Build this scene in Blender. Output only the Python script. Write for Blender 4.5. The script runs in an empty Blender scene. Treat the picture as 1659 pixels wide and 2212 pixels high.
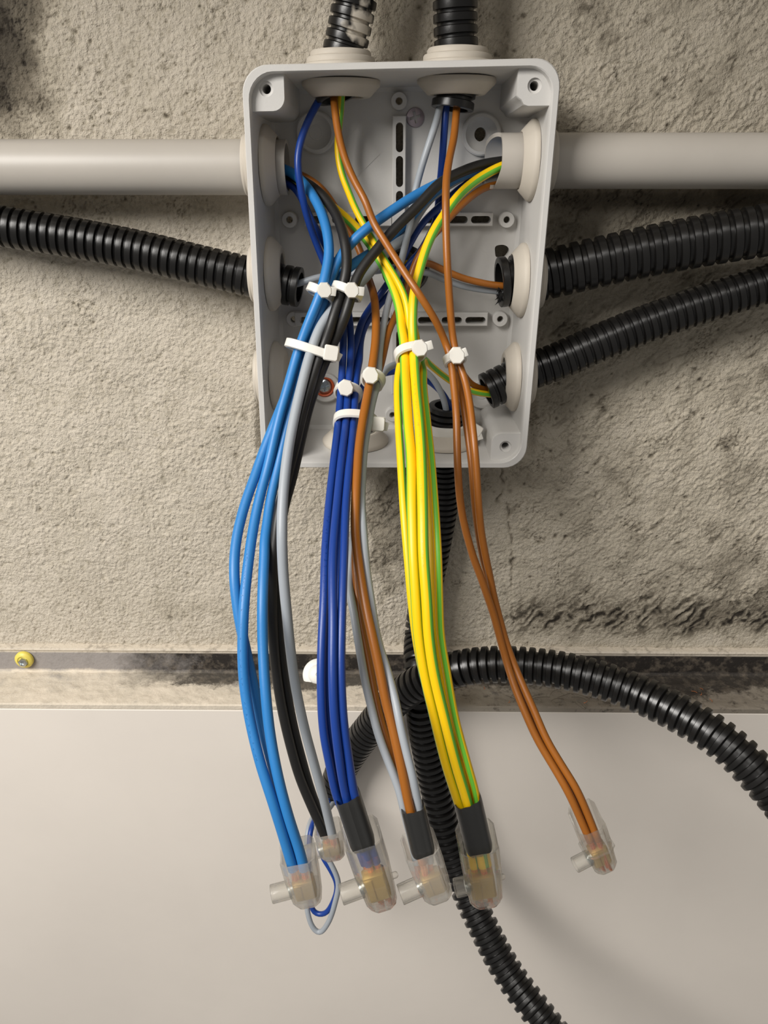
import bpy, bmesh, math, random
import numpy as np
from mathutils import Vector, Matrix
random.seed(7)
S = 0.001                                   # the script thinks in millimetres
scene = bpy.context.scene
col = scene.collection
# ---------------------------------------------------------------- camera
F = 1690.0
CAM = Vector((-1.75, -353.5, 1469.0))
PITCH, YAW = math.radians(24.0), math.radians(0.6)
cd = bpy.data.cameras.new('camera'); cam = bpy.data.objects.new('camera', cd); col.objects.link(cam)
cam.location = CAM * S
cam.rotation_euler = (math.radians(90) - PITCH, 0, YAW)
cd.sensor_fit = 'VERTICAL'; cd.sensor_height = 36.0; cd.lens = F / 2212 * 36.0
cd.clip_start = 0.01; cd.clip_end = 50
scene.camera = cam
# ---------------------------------------------------------------- light and exposure
w = bpy.data.worlds.new('world'); scene.world = w; w.use_nodes = True
w.node_tree.nodes['Background'].inputs[0].default_value = (1.0, 0.965, 0.92, 1)
w.node_tree.nodes['Background'].inputs[1].default_value = 0.20

def area(name, az, el, dist, sx, sy, power, colr):
    """a lamp panel az degrees right of and el degrees above the box, facing it"""
    l = bpy.data.lights.new(name, 'AREA'); l.shape = 'RECTANGLE'; l.size = sx; l.size_y = sy
    l.energy = power; l.color = colr
    o = bpy.data.objects.new(name, l); col.objects.link(o)
    a, e = math.radians(az), math.radians(el)
    tgt = Vector((0, -0.05, 1.36))
    o.location = tgt + Vector((math.sin(a) * math.cos(e), -math.cos(a) * math.cos(e), math.sin(e))) * dist
    o.rotation_euler = (tgt - o.location).to_track_quat('-Z', 'Y').to_euler()
area('lamp_key', -44, 32, 0.98, 0.44, 0.38, 11.6, (1.0, 0.965, 0.92))
area('lamp_fill', -12, 48, 1.9, 1.0, 0.5, 8.5, (1.0, 0.96, 0.91))
vs = scene.view_settings
scene.display_settings.display_device = 'sRGB'
vs.view_transform = 'Standard'; vs.look = 'None'; vs.gamma = 1.0; vs.use_curve_mapping = False
vs.exposure = 0.0

# ---------------------------------------------------------------- helpers
_cr = Matrix.Rotation(YAW, 3, 'Z') @ Matrix.Rotation(math.radians(90) - PITCH, 3, 'X')
RGT, UPV, FWD = _cr @ Vector((1, 0, 0)), _cr @ Vector((0, 1, 0)), _cr @ Vector((0, 0, -1))
def P(px, py, Y):
    """the point in the room at depth Y (mm) seen at that place of the photograph"""
    d = RGT * ((px - 829.5) / F) + UPV * ((1106 - py) / F) + FWD
    return CAM + d * ((Y - CAM.y) / d.y)

def srgb(r, g, b):
    f = lambda c: (c / 255 / 12.92) if c / 255 <= 0.04045 else ((c / 255 + 0.055) / 1.055) ** 2.4
    return (f(r), f(g), f(b), 1)

MATS = {}
def mat(name, c, rough=0.5, metal=0.0, spec=0.5, bump=0.0, bscale=900, var=0.0, vscale=60, sss=0.0):
    m = bpy.data.materials.new(name); m.use_nodes = True; nt = m.node_tree
    b = nt.nodes['Principled BSDF']
    b.inputs['Base Color'].default_value = c; b.inputs['Roughness'].default_value = rough
    b.inputs['Metallic'].default_value = metal; b.inputs['Specular IOR Level'].default_value = spec
    tc = nt.nodes.new('ShaderNodeTexCoord')
    if sss:
        b.inputs['Subsurface Weight'].default_value = sss
        b.inputs['Subsurface Radius'].default_value = (1.0, 0.9, 0.8); b.inputs['Subsurface Scale'].default_value = 0.0015
    if bump:
        n = nt.nodes.new('ShaderNodeTexNoise'); n.inputs['Scale'].default_value = bscale; n.inputs['Detail'].default_value = 3
        nt.links.new(tc.outputs['Object'], n.inputs['Vector'])
        bp = nt.nodes.new('ShaderNodeBump'); bp.inputs['Strength'].default_value = bump; bp.inputs['Distance'].default_value = 0.0003
        nt.links.new(n.outputs['Fac'], bp.inputs['Height']); nt.links.new(bp.outputs['Normal'], b.inputs['Normal'])
    if var:
        n = nt.nodes.new('ShaderNodeTexNoise'); n.inputs['Scale'].default_value = vscale; n.inputs['Detail'].default_value = 6
        n.inputs['Roughness'].default_value = 0.65
        nt.links.new(tc.outputs['Object'], n.inputs['Vector'])
        r = nt.nodes.new('ShaderNodeValToRGB'); r.color_ramp.elements[0].position = 0.35; r.color_ramp.elements[1].position = 0.65
        r.color_ramp.elements[0].color = tuple(x * (1 - var) for x in c[:3]) + (1,)
        r.color_ramp.elements[1].color = c
        nt.links.new(n.outputs['Fac'], r.inputs['Fac']); nt.links.new(r.outputs['Color'], b.inputs['Base Color'])
    MATS[name] = m
    return m

mat('box_plastic', srgb(206, 204, 200), 0.42, bump=0.12, bscale=1400, var=0.06, vscale=25)
mat('grommet_rubber', srgb(196, 188, 175), 0.6, bump=0.08, var=0.05)
mat('conduit_black', srgb(25, 24, 23), 0.3, spec=0.5, bump=0.12, bscale=500, var=0.3, vscale=90)
mat('light_blue', srgb(44, 122, 188), 0.42, bump=0.06)
mat('dark_blue', srgb(24, 60, 138), 0.36, bump=0.06)
mat('brown', srgb(154, 92, 30), 0.36, bump=0.06)
mat('grey', srgb(158, 164, 170), 0.42, bump=0.06)
mat('black', srgb(32, 31, 30), 0.45, bump=0.06)
mat('nylon', srgb(222, 219, 211), 0.38, sss=0.35, bump=0.08)
mat('sleeve', srgb(44, 44, 43), 0.34, bump=0.1, bscale=300)
mat('brass', srgb(196, 164, 92), 0.42, metal=0.45, bump=0.1)
mat('copper', srgb(240, 150, 100), 0.3, metal=.7)
mat('zinc', srgb(196, 202, 204), 0.28, metal=1.0, bump=0.1)
mat('zinc_dull', srgb(176, 164, 170), 0.4, metal=0.9, bump=0.2)
mat('red_ring', srgb(205, 92, 48), 0.5)
mat('yellow_plug', srgb(222, 205, 96), 0.45, sss=0.2)
mat('white_plug', srgb(236, 234, 228), 0.35, sss=0.3)
mat('yellow_print', srgb(244, 206, 60), 0.35)
mat('fibre', srgb(60, 48, 38), 0.8)

def striped():
    m = bpy.data.materials.new('green_yellow'); m.use_nodes = True; nt = m.node_tree; b = nt.nodes['Principled BSDF']
    b.inputs['Roughness'].default_value = 0.4
    uv = nt.nodes.new('ShaderNodeUVMap'); uv.uv_map = 'UVMap'
    sx = nt.nodes.new('ShaderNodeSeparateXYZ'); nt.links.new(uv.outputs['UV'], sx.inputs[0])
    k = nt.nodes.new('ShaderNodeMath'); k.operation = 'MULTIPLY'; k.inputs[1].default_value = 4 * math.pi
    nt.links.new(sx.outputs['X'], k.inputs[0])
    c = nt.nodes.new('ShaderNodeMath'); c.operation = 'COSINE'; nt.links.new(k.outputs[0], c.inputs[0])
    r = nt.nodes.new('ShaderNodeValToRGB')
    r.color_ramp.elements[0].position = 0.70; r.color_ramp.elements[0].color = srgb(242, 198, 10)
    r.color_ramp.elements[1].position = 0.74; r.color_ramp.elements[1].color = srgb(108, 188, 58)
    h = nt.nodes.new('ShaderNodeMath'); h.operation = 'MULTIPLY_ADD'; h.inputs[1].default_value = 0.5; h.inputs[2].default_value = 0.5
    nt.links.new(c.outputs[0], h.inputs[0]); nt.links.new(h.outputs[0], r.inputs['Fac'])
    nt.links.new(r.outputs['Color'], b.inputs['Base Color'])
    MATS['green_yellow'] = m
striped()

def clear_plastic(name, milk, rough=0.08, tint=(0.86, 0.85, 0.82, 1), edge=.75):
    """moulded clear plastic: passes light straight on where seen square, bends and darkens it at the edges, a little milky"""
    m = bpy.data.materials.new(name); m.use_nodes = True; nt = m.node_tree
    out = nt.nodes['Material Output']; b = nt.nodes['Principled BSDF']
    b.inputs['Base Color'].default_value = (0.88, 0.865, 0.83, 1); b.inputs['Roughness'].default_value = rough + .1
    gl = nt.nodes.new('ShaderNodeBsdfGlass'); gl.inputs['Color'].default_value = tint; gl.inputs['Roughness'].default_value = rough; gl.inputs['IOR'].default_value = 1.42
    tr = nt.nodes.new('ShaderNodeBsdfTransparent'); tr.inputs[0].default_value = (0.975, 0.97, 0.955, 1)
    lw = nt.nodes.new('ShaderNodeLayerWeight'); lw.inputs['Blend'].default_value = 0.35
    ma = nt.nodes.new('ShaderNodeMath'); ma.operation = 'MULTIPLY_ADD'; ma.use_clamp = True
    ma.inputs[1].default_value = edge; ma.inputs[2].default_value = .10
    nt.links.new(lw.outputs['Facing'], ma.inputs[0])
    mx = nt.nodes.new('ShaderNodeMixShader'); nt.links.new(ma.outputs[0], mx.inputs[0]); nt.links.new(tr.outputs[0], mx.inputs[1]); nt.links.new(gl.outputs[0], mx.inputs[2])
    m2 = nt.nodes.new('ShaderNodeMixShader'); m2.inputs[0].default_value = milk; nt.links.new(mx.outputs[0], m2.inputs[1]); nt.links.new(b.outputs[0], m2.inputs[2])
    nt.links.new(m2.outputs[0], out.inputs['Surface'])
    MATS[name] = m
clear_plastic('clear_plastic', 0.05)
clear_plastic('milky_plastic', 0.14, rough=.18)
clear_plastic('tube_plastic', 0.05, edge=.9)

WPOS = {}                                   # world position (mm) of every thing / part origin
def prop(o, label=None, cat=None, group=None, kind=None):
    if label: o['label'] = label
    if cat: o['category'] = cat
    if group: o['group'] = group
    if kind: o['kind'] = kind
    return o
def thing(name, label, cat, loc, group=None):
    o = bpy.data.objects.new(name, None); col.objects.link(o)
    o.empty_display_size = 0.005
    loc = Vector(loc); o.location = loc * S; WPOS[o] = loc
    return prop(o, label, cat, group)
def mesh(name, V, Fc, m, parent=None, origin=None, smooth=True, uvs=None):
    """one mesh object from world-space millimetre vertices"""
    V = [Vector(v) for v in V]
    if origin is None:
        a = np.array([tuple(v) for v in V]); origin = Vector(((a[:, 0].min() + a[:, 0].max()) / 2, (a[:, 1].min() + a[:, 1].max()) / 2, a[:, 2].min()))
    origin = Vector(origin)
    me = bpy.data.meshes.new(name)
    me.from_pydata([tuple((v - origin) * S) for v in V], [], Fc)
    if uvs is not None:
        ul = me.uv_layers.new(name='UVMap'); ul.data.foreach_set('uv', np.array(uvs, dtype=np.float32).ravel())
    me.validate()
    bm = bmesh.new(); bm.from_mesh(me); bmesh.ops.recalc_face_normals(bm, faces=bm.faces); bm.to_mesh(me); bm.free()
    if smooth:
        me.polygons.foreach_set('use_smooth', [True] * len(me.polygons))
        me.set_sharp_from_angle(angle=math.radians(38))
    me.materials.append(MATS[m] if isinstance(m, str) else m)
    o = bpy.data.objects.new(name, me); col.objects.link(o)
    o.location = (origin - (WPOS[parent] if parent else Vector())) * S
    WPOS[o] = origin
    if parent: o.parent = parent
    return o
def link_copy(src, parent, origin, name=None):
    """another object on the same mesh data"""
    o = src.copy(); o.parent = parent; col.objects.link(o)
    origin = Vector(origin); o.location = (origin - (WPOS[parent] if parent else Vector())) * S; WPOS[o] = origin
    return o
class G:                                    # collects vertices and faces
    def __init__(s): s.v = []; s.f = []
    def add(s, V, Fc):
        k = len(s.v); s.v += [Vector(v) for v in V]; s.f += [tuple(i + k for i in q) for q in Fc]; return s
    def rings(s, R, close=True, cap0=False, cap1=False, loop=False):
        n = len(R[0]); V = [p for r in R for p in r]; Fc = []
        m = len(R)
        for i in range(m if loop else m - 1):
            for j in range(n if close else n - 1):
                a, b = i * n + j, i * n + (j + 1) % n; c, d = ((i + 1) % m) * n + (j + 1) % n, ((i + 1) % m) * n + j
                Fc.append((a, b, c, d))
        if cap0: Fc.append(tuple(range(n - 1, -1, -1)))
        if cap1: Fc.append(tuple((m - 1) * n + j for j in range(n)))
        return s.add(V, Fc)
    def box(s, c, ex, ey, ez, hx, hy, hz, bev=0.0):
        """bevelled box with axes ex ey ez, half sizes hx hy hz: chamfered on all edges"""
        c = Vector(c)
        R = []
        for z, k in ((-hz, 1), (-hz + bev, 0), (hz - bev, 0), (hz, 1)):
            q = bev * k; X, Y = hx - q, hy - q
            b = min(bev, X * .8, Y * .8) or 1e-4
            pts = [(-X + b, -Y), (X - b, -Y), (X, -Y + b), (X, Y - b), (X - b, Y), (-X + b, Y), (-X, Y - b), (-X, -Y + b)]
            R.append([c + ex * x + ey * y + ez * z for x, y in pts])
        return s.rings(R, cap0=True, cap1=True)
    def lathe(s, c, ax, prof, n=32, closed=False, a0=None):
        ax = Vector(ax).normalized(); u = a0 if a0 else ax.orthogonal().normalized(); v = ax.cross(u)
        R = [[Vector(c) + ax * z + (u * math.cos(2 * math.pi * k / n) + v * math.sin(2 * math.pi * k / n)) * r for k in range(n)] for r, z in prof]
        return s.rings(R, cap0=(not closed and prof[0][0] < .05), cap1=(not closed and prof[-1][0] < .05), loop=closed)
    def build(s, name, m, parent=None, origin=None, smooth=True): return mesh(name, s.v, s.f, m, parent, origin, smooth)

def spline(pts, step=1.5):
    """smooth curve through the points (Catmull-Rom, centripetal), evenly resampled"""
    p = [Vector(q) for q in pts]
    p = [p[0] * 2 - p[1]] + p + [p[-1] * 2 - p[-2]]
    out = []
    for i in range(1, len(p) - 2):
        p0, p1, p2, p3 = p[i - 1:i + 3]
        t0 = 0; t1 = t0 + max((p1 - p0).length, 1e-4) ** .5; t2 = t1 + max((p2 - p1).length, 1e-4) ** .5; t3 = t2 + max((p3 - p2).length, 1e-4) ** .5
        n = max(4, int((p2 - p1).length / 0.8))
        for k in range(n):
            t = t1 + (t2 - t1) * k / n
            A1 = p0 * ((t1 - t) / (t1 - t0)) + p1 * ((t - t0) / (t1 - t0)); A2 = p1 * ((t2 - t) / (t2 - t1)) + p2 * ((t - t1) / (t2 - t1)); A3 = p2 * ((t3 - t) / (t3 - t2)) + p3 * ((t - t2) / (t3 - t2))
            B1 = A1 * ((t2 - t) / (t2 - t0)) + A2 * ((t - t0) / (t2 - t0)); B2 = A2 * ((t3 - t) / (t3 - t1)) + A3 * ((t - t1) / (t3 - t1))
            out.append(B1 * ((t2 - t) / (t2 - t1)) + B2 * ((t - t1) / (t2 - t1)))
    out.append(p[-2])
    for _ in range(6):                      # ease the kinks a little
        out = [out[0]] + [(out[i - 1] + out[i] * 2 + out[i + 1]) / 4 for i in range(1, len(out) - 1)] + [out[-1]]
    return resample(out, step)
def resample(out, step):
    L = [0.0]
    for a, b in zip(out, out[1:]): L.append(L[-1] + (b - a).length)
    n = max(2, round(L[-1] / step)); res = []; j = 0
    for k in range(n + 1):
        s = L[-1] * k / n
        while j < len(L) - 2 and L[j + 1] < s: j += 1
        f = (s - L[j]) / max(L[j + 1] - L[j], 1e-9); res.append(out[j].lerp(out[j + 1], min(1, f)))
    return res
REF = Vector((0, -0.85, 0.5))
def frames(pts, transport=False):
    fr = []; n = len(pts); prev = None
    for i in range(n):
        t = (pts[min(i + 1, n - 1)] - pts[max(i - 1, 0)]).normalized()
        if transport and prev is not None: r = prev - t * prev.dot(t)
        else: r = REF - t * REF.dot(t)
        if r.length < 0.12: r = t.orthogonal()
        r.normalize(); prev = r; fr.append((t, r, r.cross(t).normalized()))
    return fr

WIRE_END = {}
WIRES = []
def wire(name, m, dia, pts, label, group, ph0=0.0, ph1=None, core=11.0, cat='wire'):
    WIRES.append((spline([P(*q) for q in pts], 1.6), name, m, dia, label, group, ph0, ph1, core, cat))
def settle(rounds=36):
    """push the wires apart where they would pass through one another, mostly in depth, and lay them smooth again"""
    C = [np.array([tuple(p) for p in q[0]]) for q in WIRES]; Rr = [q[3] / 2 for q in WIRES]; n = len(C)
    W = []
    for c in C:
        k = np.arange(len(c)); W.append(np.clip(np.minimum(k / 8.0, 1.0), 0, 1) * np.clip((len(c) - 1 - k) / 9.0, 0.15, 1))
    cm = np.array(CAM)
    for it in range(rounds):
        D = [np.zeros_like(c) for c in C]; worst = 0
        lo = [c.min(0) - 4 for c in C]; hi = [c.max(0) + 4 for c in C]
        for i in range(n):
            for j in range(i + 1, n):
                if (lo[i] > hi[j]).any() or (lo[j] > hi[i]).any(): continue
                d = C[i][:, None] - C[j][None]; q = np.sqrt((d ** 2).sum(-1)) + 1e-6; need = Rr[i] + Rr[j] - 0.04
                a = q.argmin(1)
                for (s_, t_) in ((i, j), (j, i)):
                    dd, qq, aa = (d, q, a) if s_ == i else (-d.transpose(1, 0, 2), q.T, q.argmin(0))
                    k = np.arange(len(aa)); gap = need - qq[k, aa]; hit = gap > 0
                    if not hit.any(): continue
                    worst = max(worst, gap.max())
                    v = dd[k, aa][hit]; vw = C[s_][hit] - cm; vw /= np.linalg.norm(vw, axis=1)[:, None]
                    along = (v * vw).sum(1)[:, None] * vw; v = along + (v - along) * .45
                    v += vw * 1e-3 * (1 if s_ > t_ else -1); v /= np.linalg.norm(v, axis=1)[:, None]
                    D[s_][hit] += v * gap[hit][:, None] * .5
        for i in range(n):
            x = D[i] * W[i][:, None]
            for _ in range(4): x[1:-1] = (x[:-2] + 2 * x[1:-1] + x[2:]) / 4
            C[i] += x * 1.25
            C[i][:, 1] = np.where((C[i][:, 1] > BACK_IN - Rr[i] - .3) & (W[i] > .5) & (C[i][:, 1] < 0), np.minimum(C[i][:, 1], BACK_IN - Rr[i] - .3), C[i][:, 1])
    return [[Vector(p) for p in c] for c in C]
PRINTED = {'light blue wire out of the left pipe, on the left at the connector': (1180, 1640, -.3),
           'dark blue wire out of the left top conduit, along the left side of the box': (1110, 1330, .1),
           'green-yellow wire curving from the right pipe into the bundle middle': (800, 1240, -.25)}
def build_wires():
    for c, q in zip(settle(), WIRES): build_wire(c, *q[1:])
def build_wire(c, name, m, dia, label, group, ph0, ph1, core, cat):
    for _ in range(2): c = [c[0]] + [(c[i - 1] + c[i] * 2 + c[i + 1]) / 4 for i in range(1, len(c) - 1)] + [c[-1]]
    fr = frames(c); n = 12; rad = dia / 2
    if ph1 is None: ph1 = ph0
    R = [[c[i] + (f[1] * math.cos(2 * math.pi * k / n) + f[2] * math.sin(2 * math.pi * k / n)) * rad for k in range(n)] for i, f in enumerate(fr)]
    g = G().rings(R)
    uv = []; M = len(R)
    for i in range(M - 1):
        for j in range(n):
            for (a, b) in ((i, j), (i, j + 1), (i + 1, j + 1), (i + 1, j)):
                uv.append((b / n - (ph0 + (ph1 - ph0) * a / (M - 1)) / 360.0, a / M))
    g.f.append(tuple(range(n - 1, -1, -1))); g.f.append(tuple((M - 1) * n + j for j in range(n)))
    uv += [(0, 0)] * (2 * n)
    o = mesh(name, g.v, g.f, m, origin=c[0], uvs=uv if m == 'green_yellow' else None)
    prop(o, label, cat, group)
    WIRE_END[o] = (c[-1], fr[-1][0])
    if label in PRINTED:                    # unreadable raised print along the insulation
        y0, y1, side = PRINTED[label]; k = G(); rp = random.Random(len(label)); i = 2
        while i < len(c) - 3:
            d = c[i] - CAM; py = 1106 - F * d.dot(UPV) / d.dot(FWD)
            if y0 < py < y1:
                t, r, s_ = fr[i]; nr = (r * math.cos(side) + s_ * math.sin(side)); tg = t.cross(nr); p = c[i].lerp(c[i + 1], rp.random()) + nr * rad
                for q in range(rp.choice((1, 2, 2, 3))):
                    k.box(p + t * rp.uniform(-.45, .45) + tg * rp.uniform(-.25, .25), *((t, tg) if rp.random() < .5 else (tg, t)), nr, rp.uniform(.16, .36), .06, .04)
            i += rp.choice((1, 1, 2))
        k.build('embossed_print', 'yellow_print' if m == 'green_yellow' else m, o)
    if core:                                # bared copper strands at the end
        t, r, s = fr[-1]; k = G()
        for q in range(5):
            a = q * 1.257 + dia; off = (r * math.cos(a) + s * math.sin(a)) * rad * 0.42
            path = [c[-1] + off - t * 0.5, c[-1] + off + t * core * .5, c[-1] + off * 1.15 + t * core * (0.85 + 0.08 * q)]
            k.rings([[p + (r * math.cos(b * 1.2566) + s * math.sin(b * 1.2566)) * rad * .3 for b in range(5)] for p in path], cap0=True, cap1=True)
        k.build('copper_core', 'copper', o, origin=c[-1])
    return o

def conduit(pts, dia, pitch, label, group='black corrugated conduits', open0=False, open1=True, m='conduit_black', tail=12.0, gap=(.30, .30), deep=.085):
    c = spline([P(*q) for q in pts], 0.5); r1 = dia / 2; r0 = r1 - dia * deep; n = 30
    def prof(g): return [(0.0, r0), (g * .78, r0), (g * .94, r1 - .4), (g + .05, r1 - .05), (.5 + g / 2, r1), (.95, r1 - .05), (1.0 - g * .02, r1 - .4)]
    L = [0.0]
    for a, b in zip(c, c[1:]): L.append(L[-1] + (b - a).length)
    p0, p1 = pitch if isinstance(pitch, tuple) else (pitch, pitch)
    nr = max(2, int(L[-1] / (p0 + p1) * 2)); kk = L[-1] / (nr * (p0 + p1) / 2)
    def at(x): return kk * (p0 * x + (p1 - p0) * x * x / (2 * nr))
    st = [(at(i + f), r) for i in range(nr) for f, r in prof(gap[0] + (gap[1] - gap[0]) * i / nr)] + [(L[-1], r0)]
    fr = frames(c, True); R = []; j = 0
    def ring(s, r):
        jj = min(range(len(L) - 1), key=lambda k: abs(L[k] - s)) if False else int(min(len(c) - 2, s / L[-1] * (len(c) - 1)))
        f = s / L[-1] * (len(c) - 1) - jj; pos = c[jj].lerp(c[jj + 1], f); t, rr, ss = fr[jj]
        return [pos + (rr * math.cos(2 * math.pi * k / n) + ss * math.sin(2 * math.pi * k / n)) * r for k in range(n)]
    ri = r0 - 0.7
    if open0: R += [ring(min(tail, L[-1] * .4), ri * .96), ring(0, ri)]
    R += [ring(s, r) for s, r in st]
    if open1: R += [ring(L[-1], ri), ring(L[-1] - min(tail, L[-1] * .4), ri * .96)]
    g = G().rings(R)
    o = g.build('corrugated_conduit', m, origin=c[-1] if open1 else c[0])
    return prop(o, label, 'conduit', group)

def painted_conduit():
    m = MATS['conduit_black'].copy(); m.name = 'conduit_painted'; nt = m.node_tree; b = nt.nodes['Principled BSDF']
    lk = b.inputs['Base Color'].links[0]; src = lk.from_socket
    geo = nt.nodes.new('ShaderNodeNewGeometry'); d = nt.nodes.new('ShaderNodeVectorMath'); d.operation = 'DISTANCE'
    d.inputs[1].default_value = P(783, 52, -31) * S; nt.links.new(geo.outputs['Position'], d.inputs[0])
    n = nt.nodes.new('ShaderNodeTexNoise'); n.inputs['Scale'].default_value = 260; nt.links.new(geo.outputs['Position'], n.inputs['Vector'])
    a = nt.nodes.new('ShaderNodeMath'); a.operation = 'MULTIPLY_ADD'; a.inputs[1].default_value = .012; nt.links.new(n.outputs['Fac'], a.inputs[0]); nt.links.new(d.outputs['Value'], a.inputs[2])
    r = nt.nodes.new('ShaderNodeMapRange'); r.inputs['From Min'].default_value = .0125; r.inputs['From Max'].default_value = .0095; nt.links.new(a.outputs[0], r.inputs['Value'])
    x = nt.nodes.new('ShaderNodeMix'); x.data_type = 'RGBA'; nt.links.new(r.outputs['Result'], x.inputs[0]); nt.links.new(src, x.inputs[6]); x.inputs[7].default_value = srgb(196, 188, 174)
    nt.links.new(x.outputs[2], b.inputs['Base Color']); MATS['conduit_painted'] = m
painted_conduit()
# ---------------------------------------------------------------- noise for the plaster relief
def perlin(x, y, seed):
    rs = np.random.RandomState(seed); T = rs.rand(256, 256).astype(np.float32) * 2 * np.pi
    xi = np.floor(x).astype(np.int64); yi = np.floor(y).astype(np.int64); xf = x - xi; yf = y - yi
    u = xf * xf * xf * (xf * (xf * 6 - 15) + 10); v = yf * yf * yf * (yf * (yf * 6 - 15) + 10)
    def gr(i, j):
        a = T[(xi + i) & 255, (yi + j) & 255]; return np.cos(a) * (xf - i) + np.sin(a) * (yf - j)
    a = gr(0, 0) + u * (gr(1, 0) - gr(0, 0)); b = gr(0, 1) + u * (gr(1, 1) - gr(0, 1))
    return (a + v * (b - a)) * 1.5
def sstep(a, b, x):
    t = np.clip((x - a) / (b - a), 0, 1); return t * t * (3 - 2 * t)

# ================================================================ SETTING
LEDGE_Z, FLANGE_TOP, BOARD_Y = 1217.5, 1232.0, -31.0
def build_wall():
    def axis(lo, a, b, hi, d, D):
        return np.concatenate([np.arange(lo, a, D), np.arange(a, b, d), np.arange(b, hi + D, D)])
    xs = axis(-900, -216, 216, 900, 0.58, 6.0); zs = axis(1200, 1228, 1536, 1720, 0.58, 5.0)
    X, Z = np.meshgrid(xs, zs); nx, nz = len(xs), len(zs)
    # place of every wall point in the photograph, to lay out stains, cracks and painted shade
    d = np.stack([X - CAM.x, np.full_like(X, -CAM.y), Z - CAM.z], -1)
    zc = d @ np.array(FWD); U = 829.5 + F * (d @ np.array(RGT)) / zc; Vv = 1106 - F * (d @ np.array(UPV)) / zc
    wx = X + 1.6 * perlin(X / 6, Z / 6, 1); wz = Z + 1.6 * perlin(X / 6, Z / 6, 2)
    n30, n12, n5 = perlin(wx / 34, wz / 34, 3), perlin(wx / 13, wz / 13, 4), perlin(wx / 5.2, wz / 5.2, 5)
    n25, n13 = perlin(wx / 2.6, wz / 2.6, 6), perlin(wx / 1.45, wz / 1.45, 7)
    ru, rv = (wx + wz) * .707, (wz - wx) * .707           # trowel drags run diagonally on the right
    drag = 1 - np.abs(perlin(ru / 14, rv / 3.4, 8)) * 2.2
    right = sstep(900, 1250, U); low = sstep(1180, 1360, Vv)
    peb = .40 * np.abs(n25) ** .65 + .46 * np.abs(perlin(wx / 1.7 + 40, wz / 1.7, 9)) ** .6 + .22 * np.abs(perlin(wx / 4.4, wz / 4.4 + 9, 10)) ** .7
    peb = peb * (1 - right) + np.minimum(peb * 1.15, .62 + .25 * n12) * right
    rough = (.45 + .75 * sstep(-.35, .4, perlin(wx / 19, wz / 19, 15) + .4 * n12)) * (1 - .30 * sstep(700, 1000, Vv) * sstep(640, 480, U)) * (1 - .4 * sstep(1150, 1330, Vv) * sstep(560, 380, U))
    peb = .5 + (peb - .5) * rough
    crev = np.exp(-(n25 / .07) ** 2) + np.exp(-(perlin(wx / 4.4, wz / 4.4 + 9, 10) / .05) ** 2)
    patch = np.clip(perlin(wx / 11, wz / 11, 13) * 1.6 + .3 * perlin(wx / 3, wz / 3, 14), 0, 1)
    lump = 1 - np.abs(n5) * 2.0
    H = 0.7 * n30 + 0.35 * n12 + .16 * n5 + 1.2 * (peb - .5) + 0.26 * n13
    H += (0.25 * drag) * right + 0.22 * np.maximum(0, lump) * (1 - right)
    blot = perlin(wx / 22, wz / 22, 11) + .5 * perlin(wx / 9, wz / 9, 12)
    dirt_shade = 0.10 + .05 * blot + .34 * np.clip(-(n25 + .6 * n5 + .5 * n13) - .45, 0, .6)
    dirt_shade += (.22 * crev * patch + .05 * crev) * rough
    dirt_shade += right * (0.11 + .12 * np.clip(blot, 0, 1))
    # grime above the ledge on the right
    band = np.exp(-((Vv - 1335 - 14 * blot) / 42) ** 2) * sstep(1010, 1180, U)
    streak = np.clip(perlin((ru + 9 * n30) / 11, rv / 2.4, 16) * 1.3 + .8 * n25 + .25 * n12 + .12, 0, 1)
    dirt_shade += band * (0.16 + .62 * streak); H -= band * .4 * streak
    streak2 = np.clip(perlin(ru / 16, rv / 2.0, 17) * 1.4 - .48 + .3 * n12, 0, 1); dirt_shade += right * .32 * streak2; H -= right * .35 * streak2
    band2 = np.exp(-((Vv - 1260) / 90) ** 2) * sstep(1330, 1659, U); dirt_shade += band2 * .18 * np.clip(blot + .6, 0, 1)
    # broken plaster between the wires and along the dark conduit
    chip = sstep(.15, .6, 1.2 - np.hypot((U - 860) / 75, (Vv - 1120) / 170) + .5 * n12); H -= chip * (.9 + 1.0 * n5); dirt_shade += chip * .28
    # grime right below the right pipe; painted shadow under the left pipe
    g1 = sstep(1170, 1230, U) * np.exp(-((Vv - 432) / 26) ** 2); dirt_shade += g1 * .35
    g2 = np.exp(-((Vv - 440) / 30) ** 2) * sstep(560, 420, U); dirt_shade += g2 * .15
    # blurred shadow upper left painted into the colour; dark strips right of the top conduits
    g3 = sstep(1.15, .25, np.hypot((U + 40) / 190, (Vv - 90) / 240) + .25 * n12 + .2 * n30); dirt_shade += .72 * g3
    g4 = np.exp(-((U - 830) / 26) ** 2) * sstep(150, 20, Vv); dirt_shade += .35 * g4
    g5 = np.exp(-((U - 1035) / 16) ** 2) * sstep(140, 30, Vv); dirt_shade += .3 * g5
    g6 = np.exp(-((U - 400) / 130) ** 2 - ((Vv - 1330) / 50) ** 2); dirt_shade += .12 * g6 * np.clip(.6 + 1.5 * n12, 0, 1)
    # smooth plaster lip above the steel profile
    lip = np.exp(-((Vv - 1383) / 22) ** 2) * sstep(1090, 1200, U); H *= 1 - .75 * lip; dirt_shade *= 1 - .5 * lip
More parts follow.
